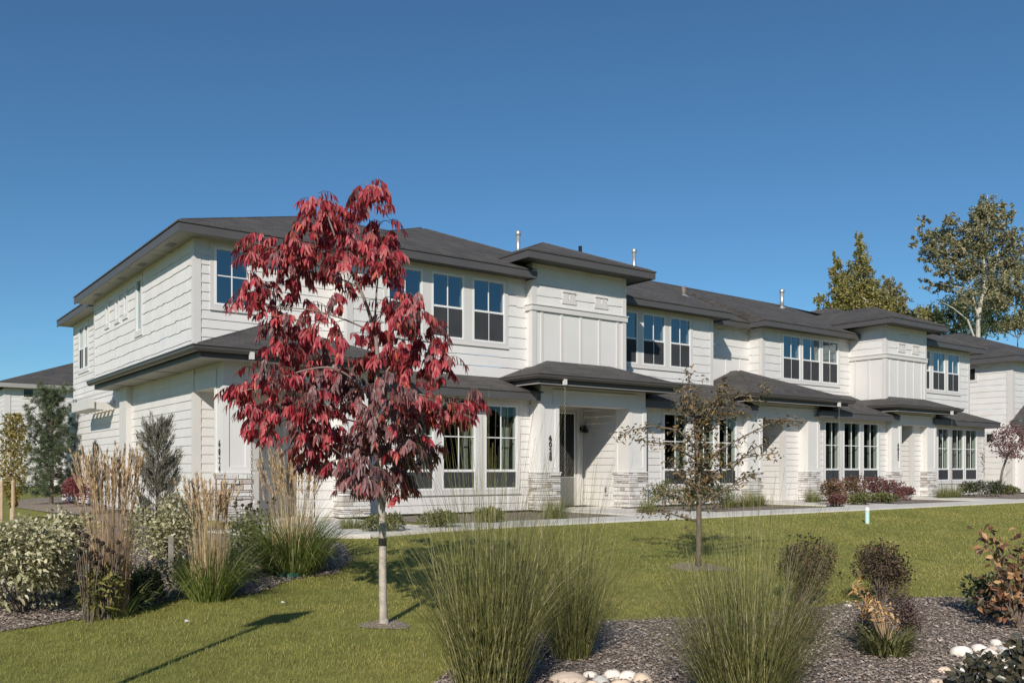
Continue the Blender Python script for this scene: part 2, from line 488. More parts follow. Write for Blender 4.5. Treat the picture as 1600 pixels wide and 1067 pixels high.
def sconce(par, x, y, z, ax):
    m = MB()
    def P(u, d, zz): return (x + u, y - d, zz) if ax == 'y' else (x - d, y + u, zz)
    m.tube([P(0, 0, z), P(0, .02, z)], .055, 10)
    m.tube([P(0, .02, z + .02), P(0, .09, z + .09), P(0, .15, z + .07)], .012, 6)
    m.tube([P(0, .15, z + .09), P(0, .15, z + .02), P(0, .15, z - .10)], [.03, .05, .115], 12)
    return m.build('porch_lamp', BLACKM, par, smooth=False)

def door(par, ax, pl, u0, u1, z1, full):
    m = MB(); cw = .09
    B = lambda mm, a, b, c, d, p, q: mm.pbox(ax, pl, a, b, c, d, p, q)
    B(m, u0, u1, .02, z1, -.04, .01)
    if full:
        pass
    else:
        for za, zb in ((.25, .95), (1.15, 1.95)):
            for a, b in ((u0 + .12, (u0 + u1) / 2 - .05), ((u0 + u1) / 2 + .05, u1 - .12)):
                B(m, a, b, za, za + .02, .01, .022); B(m, a, b, zb - .02, zb, .01, .022)
                B(m, a, a + .02, za + .02, zb - .02, .01, .022); B(m, b - .02, b, za + .02, zb - .02, .01, .022)
    d = m.build('front_door', DOORM, par)
    if full:
        g = MB(); B(g, u0 + .10, u1 - .10, .76, z1 - .12, .011, .016); g.build('door_glass', DGLASS, d)
        k = MB(); a, b = u0 + .10, u1 - .10
        B(k, a - .03, a, .73, z1 - .09, .01, .024); B(k, b, b + .03, .73, z1 - .09, .01, .024)
        B(k, a, b, .73, .76, .01, .0235); B(k, a, b, z1 - .12, z1 - .09, .01, .0235); k.build('glazing_bead', VINYL, d)
    h = MB(); B(h, u0 + .05, u0 + .075, .95, 1.2, .01, .05); h.build('door_handle', BLACKM, d)
    c = MB(); B(c, u0 - cw, u0, 0, z1, 0, .03); B(c, u1, u1 + cw, 0, z1, 0, .03); B(c, u0 - cw, u1 + cw, z1, z1 + cw, 0, .032)
    c.build('door_casing', TRIM, d)
    return d
m_, nt_, b_ = new_mat('dark_door_glass'); b_.inputs['Base Color'].default_value = (.012, .014, .014, 1); b_.inputs['Roughness'].default_value = .03; DGLASS = m_

H = empty('townhouse_row', (15.0, 3.0, 0.0), 'long white two-storey townhouse block with dark hip roofs, filling the middle of the photo', 'building')
ZF = 5.66                                   # top of the main eaves
# ---- walls -------------------------------------------------------------------
WT, WB = 5.36, 3.90                         # upper windows
A_Y, B_Y, C_Y, D_Y, E_Y, F_Y = 0.0, -0.70, 0.30, 1.0, 0.45, -0.31
BL, CL, EL, FL = -1.12, -1.02, -1.00, -0.88   # ground-floor fronts
gB = [(3.88, 4.76), (4.99, 5.86), (6.09, 7.02)]
gC = [(11.42, 12.37), (12.56, 13.48), (13.67, 14.56)]
gE = [(19.13, 20.08), (20.18, 21.19), (21.29, 22.24)]
gF = [(26.05, 26.96), (27.11, 28.04), (28.20, 29.10)]
lB = [(3.88, 4.80), (4.99, 5.90), (6.14, 7.07)]
lC = [(12.02, 12.98), (13.18, 14.08), (14.22, 15.02)]
lE = [(19.30, 20.13), (20.32, 21.28), (21.42, 22.36)]
lF = [(26.40, 27.22), (27.40, 28.32), (28.41, 29.33)]
LT, LB_ = 2.43, 0.49

def upper(ax, pl, u0, u1, z0, z1, op, expo, shake, seed, name='wall'):
    m = MB(); lap_wall(m, ax, pl, u0, u1, z0, z1, expo, op, shake, seed)
    return m.build(name, SHAKE if shake else SIDING, H)
def hole(g, a, b): return [(u0 - .0, u1 + .0, a, b) for u0, u1 in g]
wA = (0.38, 1.10, 4.21, 5.36)
upper('y', A_Y, 0.0, 3.0, 0.0, 5.50, [wA], .178, False, 1)
upper('y', B_Y, 2.94, 7.72, 2.6, 5.50, hole(gB, WB, WT), .248, True, 2)
upper('y', C_Y, 10.6, 15.53, 2.6, 5.50, hole(gC, WB, WT), .248, True, 3)
upper('y', D_Y, 15.4, 18.2, 4.62, 5.50, [], .248, True, 4)
upper('y', E_Y, 18.1, 23.0, 2.9, 5.50, hole(gE, WB, WT), .248, True, 5)
upper('y', F_Y, 25.4, 29.9, 2.6, 5.50, hole(gF, WB, WT), .248, True, 6)
upper('x', 18.1, E_Y, 1.1, 2.9, 5.50, [], .248, True, 7)
upper('x', 2.94, B_Y, 0.1, 2.6, 5.50, [], .248, True, 8)
upper('r', 29.9, F_Y, 9.0, 0.0, 5.50, [], .248, True, 9)
slim = (3.80, 4.26, 4.14, 5.36); smalls = [(5.12, 5.42, 4.70, 5.20), (5.93, 6.23, 4.70, 5.20), (6.98, 7.28, 4.70, 5.20)]
upper('x', 0.0, 0.0, 8.64, 3.0, 5.50, [slim] + smalls, .248, True, 10)
upper('x', 0.0, 0.0, 5.0, 0.0, 3.0, [], .178, False, 11)
rear = [(11.08, 11.58, 3.98, 5.30), (11.70, 12.36, 3.98, 5.30)]
upper('x', 0.35, 8.64, 13.2, 2.9, 5.50, rear, .178, False, 12)
upper('x', -0.03, 5.2, 12.9, 0.0, 2.95, [], .178, False, 13)
m = MB(); m.box(-.05, .4, 5.2, 12.9, 2.95, 3.0); m.build('ledge_flashing', TRIM, H)
upper('y', BL, 3.0, 7.5, 0.0, 2.6, hole(lB, LB_, LT), .178, False, 14)
upper('y', CL, 10.8, 15.4, 0.0, 2.6, hole(lC, LB_ + .02, LT + .03), .178, False, 15)
upper('y', EL, 18.6, 22.95, 0.0, 2.6, hole(lE, LB_ + .03, LT + .05), .178, False, 16)
upper('y', FL, 25.6, 29.9, 0.0, 2.6, hole(lF, LB_ + .04, LT + .03), .178, False, 17)
upper('r', 29.9, FL, F_Y, 0.0, 2.7, [], .178, False, 18)
# panel below the belt on the recessed bay
m = MB(); m.box(15.4, 18.2, D_Y, D_Y + .05, 3.2, 4.52)
for x in (15.62, 16.3, 16.98, 17.66): m.pbox('y', D_Y, x, x + .05, 3.2, 4.52, 0, .018)
m.pbox('y', D_Y, 15.4, 18.1, 4.52, 4.62, 0, .035); m.build('recess_panel', PANEL, H)
# corner boards
m = MB()
def cb(x, y, z0, z1, w=.12):
    t = .024; m = MB()
    m.box(x - t, x + w, y - t, y + .001, z0, z1)
    m.box(x - t, x + .0005, y + .001, y + w, z0, z1); m.build('corner_board', TRIM, H)
cb(0, A_Y, 0, 5.47); cb(2.94, B_Y, 2.8, 5.47); cb(18.1, E_Y, 3.2, 5.47)
for x, y, z0 in ((15.53, C_Y, 3.0), (29.9, F_Y, 2.7), (29.9, FL, 0.0)):
    m = MB(); m.box(x - .12, x + .024, y - .024, y + .001, z0, 5.47 if z0 > 1 else 2.55); m.box(x - .0005, x + .024, y + .001, y + .12, z0, 5.47 if z0 > 1 else 2.55); m.build('corner_board', TRIM, H)
for bb in ((0 - .022, .02, 8.52, 8.66, 3.0, 5.47), (.33, .37, 13.1, 13.22, 3.0, 5.47), (-.055, -.01, 12.8, 12.92, 0, 2.95)):
    m = MB(); m.box(*bb); m.build('corner_board', TRIM, H)
m = MB(); m.box(-.16, -.0, 4.62, 5.25, 0, 3.02); m.build('pilaster', TRIM, H)
# frieze boards under the eaves
for y, a, b in ((A_Y, .12, 2.95), (B_Y, 3.06, 7.7), (C_Y, 10.7, 15.41), (D_Y, 15.53, 18.1), (E_Y, 18.22, 22.9), (F_Y, 25.5, 29.78)):
    m = MB(); m.pbox('y', y, a, b, 5.46, 5.5, 0, .022); m.build('frieze_board', TRIM, H)
# ---- windows -----------------------------------------------------------------
def group(g, ax, pl, z0, z1, style, low, seed):
    for k, (a, b) in enumerate(g): window(H, ax, pl, a, b, z0, z1, style, low, seed + k)
    casing(H, ax, pl, g[0][0], g[-1][1], z0, z1, [(g[k][1], g[k + 1][0]) for k in range(len(g) - 1)])
window(H, 'y', A_Y, *wA, 'cross', False); casing(H, 'y', A_Y, *wA)
group(gB, 'y', B_Y, WB, WT, 'hung', False, 1); group(gC, 'y', C_Y, WB, WT, 'hung', False, 4)
group(gE, 'y', E_Y, WB, WT, 'hung', False, 7); group(gF, 'y', F_Y, WB, WT, 'hung', False, 10)
group(lB, 'y', BL, LB_, LT, 'tall', True, 20); group(lC, 'y', CL, LB_ + .02, LT + .03, 'tall', True, 24)
group(lE, 'y', EL, LB_ + .03, LT + .05, 'tall', True, 28); group(lF, 'y', FL, LB_ + .04, LT + .03, 'tall', True, 32)
window(H, 'x', 0.0, *slim, 'plain', True, curtain=False, jm=DARK); casing(H, 'x', 0.0, *slim)
for s in smalls: window(H, 'x', 0.0, *s, 'plain', True, curtain=False, jm=DARK); casing(H, 'x', 0.0, *s)
group([q[:2] for q in rear], 'x', 0.35, 3.98, 5.30, 'hung', True, 40)
m = MB(); m.pbox('y', FL, 26.66, 26.84, 2.02, 2.24, -.02, -.014); m.build('notice_sheet', PAPER, H)
# ---- towers ------------------------------------------------------------------
def tower(x0, x1, y0, yb, seed, nb):
    m = MB()
    lap_wall(m, 'y', y0, x0, x1, 4.87, 5.90, .248, [], True, seed); lap_wall(m, 'x', x0, y0, yb, 4.87, 5.90, .248, [], True, seed + 1)
    lap_wall(m, 'r', x1, y0, yb, 4.87, 5.90, .248, [], True, seed + 2)
    m.build('tower_wall', SHAKE, H)
    p = MB(); p.box(x0, x1, y0, yb, 2.9, 4.74)
    k = MB(); t = .02
    for i in range(nb + 1):
        x = x0 + .28 + (x1 - x0 - .56) * i / nb
        k.pbox('y', y0, x - .03, x + .03, 2.9, 4.74, 0, t)
    ny = max(1, int((yb - y0) / .55))
    for i in range(1, ny + 1):
        y = y0 + .12 + (yb - y0 - .12) * i / (ny + .6); k.pbox('x', x0, y - .03, y + .03, 2.9, 4.74, 0, t)
    p.v += []; p.build('tower_panel', PANEL, H); k.build('batten', TRIM, H)
    c = MB(); c.box(x0 - .022, x0 + .11, y0 - .0225, y0, 2.9, 5.86); c.box(x0 - .0225, x0, y0, y0 + .11, 2.9, 5.86); c.build('corner_board', TRIM, H)
    c = MB(); c.box(x1 - .11, x1 + .022, y0 - .0225, y0, 2.9, 5.86); c.box(x1, x1 + .0225, y0, y0 + .11, 2.9, 5.86); c.build('corner_board', TRIM, H)
    b = MB(); o = .05
    b.box(x0 - o, x1 + o, y0 - o, y0, 4.745, 4.87); b.box(x0 - o, x0, y0, yb, 4.745, 4.87); b.box(x1, x1 + o, y0, yb, 4.745, 4.87)
    b.box(x0 - o - .02, x1 + o + .02, y0 - o - .02, y0, 4.871, 4.895); b.box(x0 - o - .02, x0, y0, yb, 4.871, 4.895); b.build('belt_course', TRIM, H)
    # two pairs of small square ornaments over the belt
    w = x1 - x0
    for f in (.37, .72):
        d = MB(); cx = x0 + w * f; s = .17
        for q in (-1, 1):
            ux = cx + q * (s / 2 + .02); za, zb = 5.10, 5.10 + s
            d.pbox('y', y0, ux - s / 2, ux + s / 2, za, zb, .0, .03)
            d.pbox('y', y0, ux - s / 2 - .02, ux + s / 2 + .02, zb, zb + .035, 0, .05)
        d.pbox('y', y0, cx - s - .06, cx + s + .06, 5.0, 5.098, 0, .036)
        d.build('square_ornament', TRIM, H)
    ov = .55; zt = 6.03
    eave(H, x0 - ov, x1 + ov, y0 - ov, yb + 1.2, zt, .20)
    hip_roof(H, x0 - ov - .02, x1 + ov + .02, y0 - ov - .02, 3.2, zt, .41, name='tower_roof')
    W2 = (x1 - x0) / 2 + ov; xm = (x0 + x1) / 2; zr = zt + .41 * W2
    ridge_caps(H, [((x0 - ov, y0 - ov, zt), (xm, y0 - ov + W2, zr)), ((x1 + ov, y0 - ov, zt), (xm, y0 - ov + W2, zr)), ((xm, y0 - ov + W2, zr), (xm, 3.2, zr))])
tower(7.66, 10.70, -0.95, .35, 50, 4)
tower(22.94, 25.53, -0.93, .50, 60, 4)
# ---- main roofs --------------------------------------------------------------
def slope(name, polys, caps=()):
    m = MB()
    for p in polys: m.quad(*p)
    m.build(name, ROOF, H, uv=True)
    if caps: ridge_caps(H, caps)
RY_, RZ = 4.33, 7.60
slope('main_roof', [
    [(-.46, -.47, ZF), (11, -.47, ZF), (11, RY_, RZ), (4.33, RY_, RZ)],
    [(-.46, 9.1, ZF), (-.46, -.47, ZF), (4.33, RY_, RZ)],
    [(24, 9.1, ZF), (-.46, 9.1, ZF), (4.33, RY_, RZ), (24, RY_, RZ - .22)],
    [(10.9, -.17, ZF), (15.97, -.17, ZF), (15.97, 4.2, 7.45), (10.9, 4.2, 7.50)],
    [(15.9, .58, ZF - .02), (17.75, .58, ZF - .02), (17.7, 4.2, 7.44), (15.97, 4.2, 7.45)],
    [(17.66, -.02, ZF), (25, -.02, ZF), (24.4, 4.2, 7.40), (17.66, 4.2, 7.44)],
    [(17.66, -.02, ZF), (17.66, 4.2, 7.44), (17.66, .58, ZF)],
    [(15.97, -.17, ZF), (15.97, .6, ZF - .1), (15.97, 4.2, 7.45)],
    [(24.4, 4.2, 7.40), (30.3, -.5, ZF), (30.3, 9.1, ZF)],
    [(24.4, 4.2, 7.40), (30.3, 9.1, ZF), (24, 9.1, ZF)]],
    [((-.46, -.47, ZF), (4.33, RY_, RZ)), ((4.33, RY_, RZ), (11, RY_, RZ)), ((11, 4.2, 7.49), (24.4, 4.2, 7.40))])
slope('rear_roof', [[(-.08, 13.7, ZF), (-.08, 8.6, ZF), (4, 8.6, 7.3)], [(12, 13.7, ZF), (-.08, 13.7, ZF), (4, 9.6, 7.3), (12, 9.6, 7.3)]])
AP = (7.3, 3.6, 7.62)
slope('cross_roof', [[(2.48, -1.16, ZF), (7.68, -1.16, ZF), (7.68, -.92, ZF + .0988), (10.66, -.92, ZF + .0988), AP], [(2.48, 6, ZF), (2.48, -1.16, ZF), AP, (7.3, 6, 7.62)], [(10.66, -.92, ZF + .0988), (10.66, 6, ZF), (7.3, 6, 7.62), AP]],
      [((2.48, -1.16, ZF), AP), (AP, (10.66, -.92, ZF + .0988))])
AP2 = (26.1, 3.2, 7.36)
slope('cross_roof', [[(23.1, -.77, ZF), (30.36, -.77, ZF), AP2], [(23.1, 6, ZF), (23.1, -.77, ZF), AP2, (26.1, 6, 7.36)], [(30.36, -.77, ZF), (30.36, 6, ZF), (26.1, 6, 7.36), AP2]],
      [(AP2, (30.36, -.77, ZF)), (AP2, (26.1, 6, 7.36))])
eave(H, -.44, 6.0, -.45, 9.08, ZF, dark=False)
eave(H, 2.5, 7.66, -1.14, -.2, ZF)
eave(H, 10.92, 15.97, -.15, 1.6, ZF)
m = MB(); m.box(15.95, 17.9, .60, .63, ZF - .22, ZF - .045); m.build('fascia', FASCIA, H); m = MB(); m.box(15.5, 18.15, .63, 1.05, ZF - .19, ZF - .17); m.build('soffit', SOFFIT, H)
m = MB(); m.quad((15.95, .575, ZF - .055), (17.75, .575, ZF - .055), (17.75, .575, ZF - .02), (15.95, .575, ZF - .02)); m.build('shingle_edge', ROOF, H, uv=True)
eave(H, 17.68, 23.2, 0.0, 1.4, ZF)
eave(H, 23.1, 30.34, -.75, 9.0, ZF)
eave(H, -.06, 5.0, 9.08, 13.68, ZF, dark=False)
for a, b, y in ((-.46, 5, -.47), (2.48, 7.4, -1.16), (10.9, 15.97, -.17), (17.66, 23, -.02), (25.2, 30.36, -.77)):
    m = MB(); m.quad((a, y, ZF - .03), (b, y, ZF - .03), (b, y, ZF), (a, y, ZF)); m.build('shingle_edge', ROOF, H, uv=True)
for x, a, b in ((-.46, -.47, 9.1), (2.48, -1.16, 0), (17.66, -.02, 1), (-.08, 9.1, 13.7)):
    m = MB(); m.quad((x, a, ZF - .03), (x, b, ZF - .03), (x, b, ZF), (x, a, ZF)); m.build('shingle_edge', ROOF, H, uv=True)
# soffit joints and vents seen from below
for k, y in enumerate((1.5, 1.95, 3.6, 5.6)):
    m = MB(); m.box(-.41, .0, y, y + .02, ZF - .173, ZF - .169); m.build('soffit_joint', FASCIA, H)
for y in (.7, 2.9, 4.7, 7.2):
    m = MB(); m.box(-.28, -.12, y, y + .34, ZF - .174, ZF - .169); m.build('soffit_vent', GUTTER, H)
# ---- pent roofs over the ground-floor windows ---------------------------------
def pent(x0, x1, yf, yw, zt=2.75, endR=False, endL=False):
    m = MB(); zr = zt + .42 * (yw - yf)
    xr = x1 - (yw - yf) if endR else x1
    m.quad((x0, yf, zt), (x1, yf, zt), (xr, yw, zr), (x0, yw, zr))
    m.quad((x0, yf, zt - .035), (x1, yf, zt - .035), (x1, yf, zt), (x0, yf, zt))
    if endR:
        m.quad((x1, yf, zt), (x1, yw, zt), (xr, yw, zr)); m.quad((x1, yf, zt - .035), (x1, yw, zt - .035), (x1, yw, zt), (x1, yf, zt))
    m.build('pent_roof', ROOF, H, uv=True)
    f = MB(); f.box(x0, x1 - .02, yf + .02, yf + .05, zt - .21, zt - .03)
    if endR: f.box(x1 - .05, x1 - .02, yf + .05, yw, zt - .21, zt - .03)
    f.build('fascia', FASCIA, H)
    s = MB(); s.box(x0, x1 - .05, yf + .05, yw, zt - .185, zt - .165); s.build('soffit', SOFFIT, H)
pent(3.2, 7.5, -1.56, -.62)
pent(10.7, 15.5, -1.46, .36)
pent(18.5, 23.0, -1.44, .50)
pent(25.5, 30.4, -1.30, -.25, endR=True)
# ---- porches -----------------------------------------------------------------
def beam(x0, x1, y0, y1, z0, z1, inset=.0):
    m = MB(); m.box(x0, x1, y0, y1, z0, z1)
    m.box(x0 + .35, x1 - .35, y0 - .02, y0, z0, z0 + .32)      # lower header board
    m.box(x0 + .35, x1 - .35, y0 - .035, y0, z0 + .32, z0 + .345)
    return m.build('porch_beam', TRIM, H)
# porch at the corner
zg = 3.11
m = MB(); m.box(0, 2.92, -1.65, -1.2, 2.47, 2.95); m.box(0, .35, -1.2, 0.0, 2.47, 2.95); m.box(2.5, 2.92, -1.2, -.6, 2.47, 2.95)
m.box(-.02, .0, -1.3, -.05, 2.47, 2.80); m.box(.4, 2.55, -1.67, -1.65, 2.47, 2.79); m.box(.4, 2.55, -1.685, -1.65, 2.79, 2.815)
m.build('porch_beam', TRIM, H)
pillar(H, 0.0, .51, -1.65, -1.20, 2.47, 70); pillar(H, 2.38, 2.92, -1.65, -1.25, 2.47, 71)
m = MB(); m.box(.35, 2.9, -1.2, 0.0, 2.9, 2.94); m.build('porch_ceiling', SOFFIT, H)
m = MB(); lap_wall(m, 'x', 1.95, -1.27, 0.0, 0, 2.9, .178, [], False, 99); lap_wall(m, 'y', -1.27, 1.95, 3.05, 0, 2.9, .178, [], False, 98); m.build('porch_side_wall', SIDING, H)
door(H, 'y', A_Y - .02, .95, 1.80, 2.08, False)
m = MB()
X0, X1, Y0_ = -.66, 3.50, -2.22
h0 = .52; zt0 = zg
m.quad((X0, Y0_, zt0), (X1, Y0_, zt0), (X1 - 2.07, -.03, zt0 + .849), (X0 + 2.19, -.03, zt0 + .849))
m.quad((X0, Y0_, zt0), (X0 + 2.19, -.03, zt0 + .849), (.02, -.03, zt0 + .39 * .68), (.02, 6.05, zt0 + .39 * .68), (X0, 6.05, zt0))
m.quad((X1, Y0_, zt0), (X1, -.03, zt0), (X1 - 2.07, -.03, zt0 + .849))
m.quad((X1, -.03, zt0), (X1, .5, zt0), (X1 - 2.07, .5, zt0 + .849), (X1 - 2.07, -.03, zt0 + .849))
for a, b in (((X0, 6.05), (X0, Y0_)), ((X0, Y0_), (X1, Y0_)), ((X1, Y0_), (X1, -.8)), ((.02, 6.05), (X0, 6.05))):
    m.quad((*a, zt0 - .035), (*b, zt0 - .035), (*b, zt0), (*a, zt0))
m.build('porch_roof', ROOF, H, uv=True)
ridge_caps(H, [((X0, Y0_, zt0), (X0 + 2.19, -.03, zt0 + .849))])
f = MB(); q = .10
f.box(X0 + q, X1 - q, Y0_ + q, Y0_ + q + .03, zg - .21, zg - .02); f.box(X0 + q, X0 + q + .03, Y0_ + q + .03, 6.0, zg - .21, zg - .02)
f.box(X1 - q - .03, X1 - q, Y0_ + q + .03, -.75, zg - .21, zg - .02); f.box(X0 + q + .03, 0.0, 5.97, 6.0, zg - .21, zg - .02); f.build('fascia', FASCIA, H)
s = MB(); s.box(X0 + q + .03, X1 - q - .03, Y0_ + q + .03, -1.2, zg - .205, zg - .19); s.box(X0 + q + .03, 0, -1.2, 5.97, zg - .205, zg - .19); s.build('soffit', SOFFIT, H)
for y in (.8, 2.6, 4.4):
    m = MB(); m.box(X0 + .14, 0, y, y + .025, zg - .212, zg - .2055); m.build('soffit_joint', FASCIA, H)
gutter_run(H, [(X0 + .03, 6.05), (X0 + .03, Y0_ + .03), (X1 - .03, Y0_ + .03), (X1 - .03, -.8)], zg - .012)
text_obj(H, '6024', -.026, -1.52, 1.36, .18, .155, 'x')
# porch under the first tower
zg = 3.10
beam(7.44, 10.84, -1.55, -1.15, 2.47, 2.92)
pillar(H, 7.44, 7.96, -1.55, -1.12, 2.47, 72); pillar(H, 10.26, 10.84, -1.55, -1.05, 2.47, 73)
m = MB(); lap_wall(m, 'x', 10.27, -1.05, .20, 0, 2.9, .178, [], False, 100); m.build('porch_side_wall', SIDING, H)
m = MB(); lap_wall(m, 'y', .20, 7.5, 10.27, 0, 2.9, .178, [], False, 101); m.build('porch_back_wall', SIDING, H)
m = MB(); m.box(10.14, 10.245, .17, .20, 0, 2.9); m.build('corner_board', TRIM, H)
m = MB(); m.box(7.96, 10.3, -1.15, .22, 2.86, 2.9); m.build('porch_ceiling', SOFFIT, H)
door(H, 'y', .18, 9.10, 10.02, 2.52, True)
sconce(H, 10.16, .165, 2.02, 'y')
hip_roof(H, 6.85, 11.42, -2.20, -.93, zg, .375, name='porch_roof')
slope('porch_roof_side', [[(6.85, -.93, zg), (6.85 + 1.27, -.93, zg + .476), (7.66, -.6, zg + .3), (6.85, -.6, zg)]])
slope('porch_roof_side', [[(11.42, -.93, zg), (11.42, .3, zg), (10.7, .3, zg + .27), (10.15, -.93, zg + .476)]])
def under(x0, x1, yf, bl, br, zg):
    q = .10; f = MB()
    f.box(x0 + q, x1 - q, yf + q, yf + q + .03, zg - .21, zg - .02); f.box(x0 + q, x0 + q + .03, yf + q + .03, bl, zg - .21, zg - .02)
    f.box(x1 - q - .03, x1 - q, yf + q + .03, br, zg - .21, zg - .02); f.build('fascia', FASCIA, H)
    t = MB(); t.box(x0 + q - .012, x1 - q + .012, yf + q - .012, yf + q + .03, zg - .235, zg - .21)
    t.box(x0 + q - .012, x0 + q + .03, yf + q + .03, bl, zg - .235, zg - .21); t.box(x1 - q - .03, x1 - q + .012, yf + q + .03, br, zg - .235, zg - .21); t.build('fascia_trim', SOFFIT, H)
    s = MB(); s.box(x0 + q + .03, x1 - q - .03, yf + q + .03, bl, zg - .206, zg - .19); s.build('soffit', SOFFIT_SHADED, H)
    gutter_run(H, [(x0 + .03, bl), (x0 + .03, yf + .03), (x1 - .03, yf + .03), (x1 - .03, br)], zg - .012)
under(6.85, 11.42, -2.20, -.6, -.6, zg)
text_obj(H, '6028', 7.70, -1.576, 1.62, .18, .15, 'y')
# porch in the recess
beam(15.3, 18.75, -1.2, -.8, 2.45, 2.92)
pillar(H, 15.3, 15.95, -1.2, -.75, 2.45, 74); pillar(H, 18.18, 18.75, -1.2, -.85, 2.45, 75)
m = MB(); lap_wall(m, 'y', -.86, 17.40, 18.3, 0, 2.9, .178, [], False, 102); m.build('porch_front_wall', SIDING, H)
m = MB(); lap_wall(m, 'x', 17.40, -.86, 1.6, 0, 2.9, .178, [], False, 103); m.build('porch_side_wall', SIDING, H)
m = MB(); m.box(17.375, 17.53, -.884, -.86, 0, 2.9); m.box(17.375, 17.40, -.86, -.75, 0, 2.9); m.build('corner_board', TRIM, H)
m = MB(); lap_wall(m, 'y', 1.6, 15.3, 17.5, 0, 2.9, .178, [], False, 104); lap_wall(m, 'r', 15.7, -.7, 1.6, 0, 2.9, .178, [], False, 105); m.build('porch_back_wall', SIDING, H)
m = MB(); m.box(15.4, 18.6, -.8, 1.6, 2.88, 2.91); m.build('porch_ceiling', SOFFIT, H)
sconce(H, 17.375, -.25, 1.86, 'x')
door(H, 'y', 1.58, 15.95, 16.85, 2.08, False)
hip_roof(H, 14.80, 19.62, -1.80, 1.02, zg, .40, name='porch_roof')
ridge_caps(H, [((14.80, -1.80, zg), (17.21, .61, zg + .964)), ((19.62, -1.80, zg), (17.21, .61, zg + .964)), ((17.21, .61, zg + .964), (17.21, 1.0, zg + .964))])
under(14.80, 19.62, -1.80, -.4, -.4, zg)
# porch under the second tower
beam(22.84, 25.71, -1.2, -.8, 2.47, 2.92)
pillar(H, 22.84, 23.42, -1.2, -.78, 2.47, 76); pillar(H, 25.13, 25.71, -1.2, -.88, 2.47, 77)
m = MB(); lap_wall(m, 'y', -.96, 24.58, 25.3, 0, 2.9, .178, [], False, 106); m.build('porch_front_wall', SIDING, H)
m = MB(); lap_wall(m, 'x', 24.58, -.96, 1.2, 0, 2.9, .178, [], False, 107); m.build('porch_side_wall', SIDING, H)
m = MB(); m.box(24.555, 24.69, -.984, -.96, 0, 2.9); m.box(24.555, 24.58, -.96, -.85, 0, 2.9); m.build('corner_board', TRIM, H)
m = MB(); lap_wall(m, 'y', 1.2, 22.8, 24.58, 0, 2.9, .178, [], False, 108); m.build('porch_back_wall', SIDING, H)
m = MB(); m.box(22.9, 25.6, -.8, 1.2, 2.88, 2.91); m.build('porch_ceiling', SOFFIT, H)
sconce(H, 24.555, -.40, 1.84, 'x')
door(H, 'y', 1.18, 23.0, 23.9, 2.08, False)
hip_roof(H, 22.28, 26.32, -1.80, -.9, zg, .39, name='porch_roof')
slope('porch_roof_side', [[(22.28, -.9, zg), (22.28 + .9, -.9, zg + .351), (22.95, .2, zg + .26), (22.28, .2, zg)]])
slope('porch_roof_side', [[(26.32, -.9, zg), (26.32, .3, zg), (25.53, .3, zg + .3), (25.42, -.9, zg + .351)]])
under(22.28, 26.32, -1.80, -.5, -.5, zg)
text_obj(H, '6032', 23.22, -1.226, 1.72, .18, .15, 'y')
# ---- roof pipes, side trellis, hose taps ---------------------------------------
def pipe(x, y, z0, z1, r, mat, hood):
    m = MB(); m.tube([(x, y, z0), (x, y, z1)], r, 10)
    if hood: m.tube([(x, y, z1 - .02), (x, y, z1), (x, y, z1 + .10), (x, y, z1 + .12)], [r, r * 1.35, r * 1.35, r * .9], 10)
    f = MB(); f.tube([(x, y, z0 + .02), (x, y, z0 + .12)], [r * 2.6, r * 1.15], 10)
    o = m.build('vent_pipe', mat, H, smooth=True); f.build('pipe_flashing', GALV, o); return o
pipe(10.3, 3.1, 7.0, 7.78, .065, GALV, True)
pipe(15.3, 3.4, 7.0, 8.05, .065, GALV, True)
pipe(12.0, 2.3, 6.6, 7.55, .055, BLACKM, False)
pipe(16.9, 2.7, 6.63, 7.02, .075, LEAD, False)
pipe(23.1, 3.4, 7.0, 7.66, .075, GALV, True)
m = MB(); m.box(-.62, -.52, 6.2, 8.4, 2.46, 2.70)
for k in range(6):
    y = 6.25 + k * .42; m.box(-.52, -.04, y, y + .06, 2.44, 2.62)
m.box(-.08, -.03, 6.2, 8.4, 2.46, 2.7); m.build('wall_trellis', TRIM, H)
for x, y, ax, z in ((10.24, -.75, 'x', .42), (17.375, .0, 'x', .45)):
    m = MB(); m.pbox(ax, x, y - .06, y + .06, z - .13, z + .13, 0, .02); m.build('wall_hatch', TRIM, H)
    k = MB(); k.tube([(x - .02, y, z - .06), (x - .05, y, z), (x - .02, y, z + .07)], .018, 6); k.build('hose_tap', CHAIN, H)
m = MB()
m.box(-.01, 2.94, -.03, 8.0, -.3, -.001)
m.box(3.0, 29.9, -.85, -.5, -.3, -.001); m.build('foundation', CONC, H)

# ---- rain chains: each hangs from its gutter, a thing of its own ----------------
def rain_chain(x, y, z0, z1, label):
    o = empty('rain_chain', (x, y, z0), label, 'rain chain', 'rain chains hanging from the porch gutters')
    m = MB(); z = z1; k = 0
    while z > z0:
        pts = [(math.cos(t) * .016, 0, math.sin(t) * .036) for t in [2 * math.pi * i / 10 for i in range(11)]]
        m.tube([(x + (p[0] if k % 2 else 0), y + (0 if k % 2 else p[0]), z - .036 + p[2]) for p in pts], .0045, 4, False)
        z -= .058; k += 1
    m.build('chain_links', CHAIN, o)
    c = MB(); c.box(x - .038, x + .038, y - .038, y + .038, z1, z1 + .13); c.build('outlet_box', TRIM, o)
rain_chain(.30, -2.26, .02, 2.90, 'dark rain chain hanging in front of the corner porch pillar, partly behind red leaves')
rain_chain(7.60, -2.22, .02, 2.86, 'dark rain chain running down past the 6028 house number')
rain_chain(18.85, -1.83, .02, 2.86, 'rain chain in front of the windows right of the recessed porch')
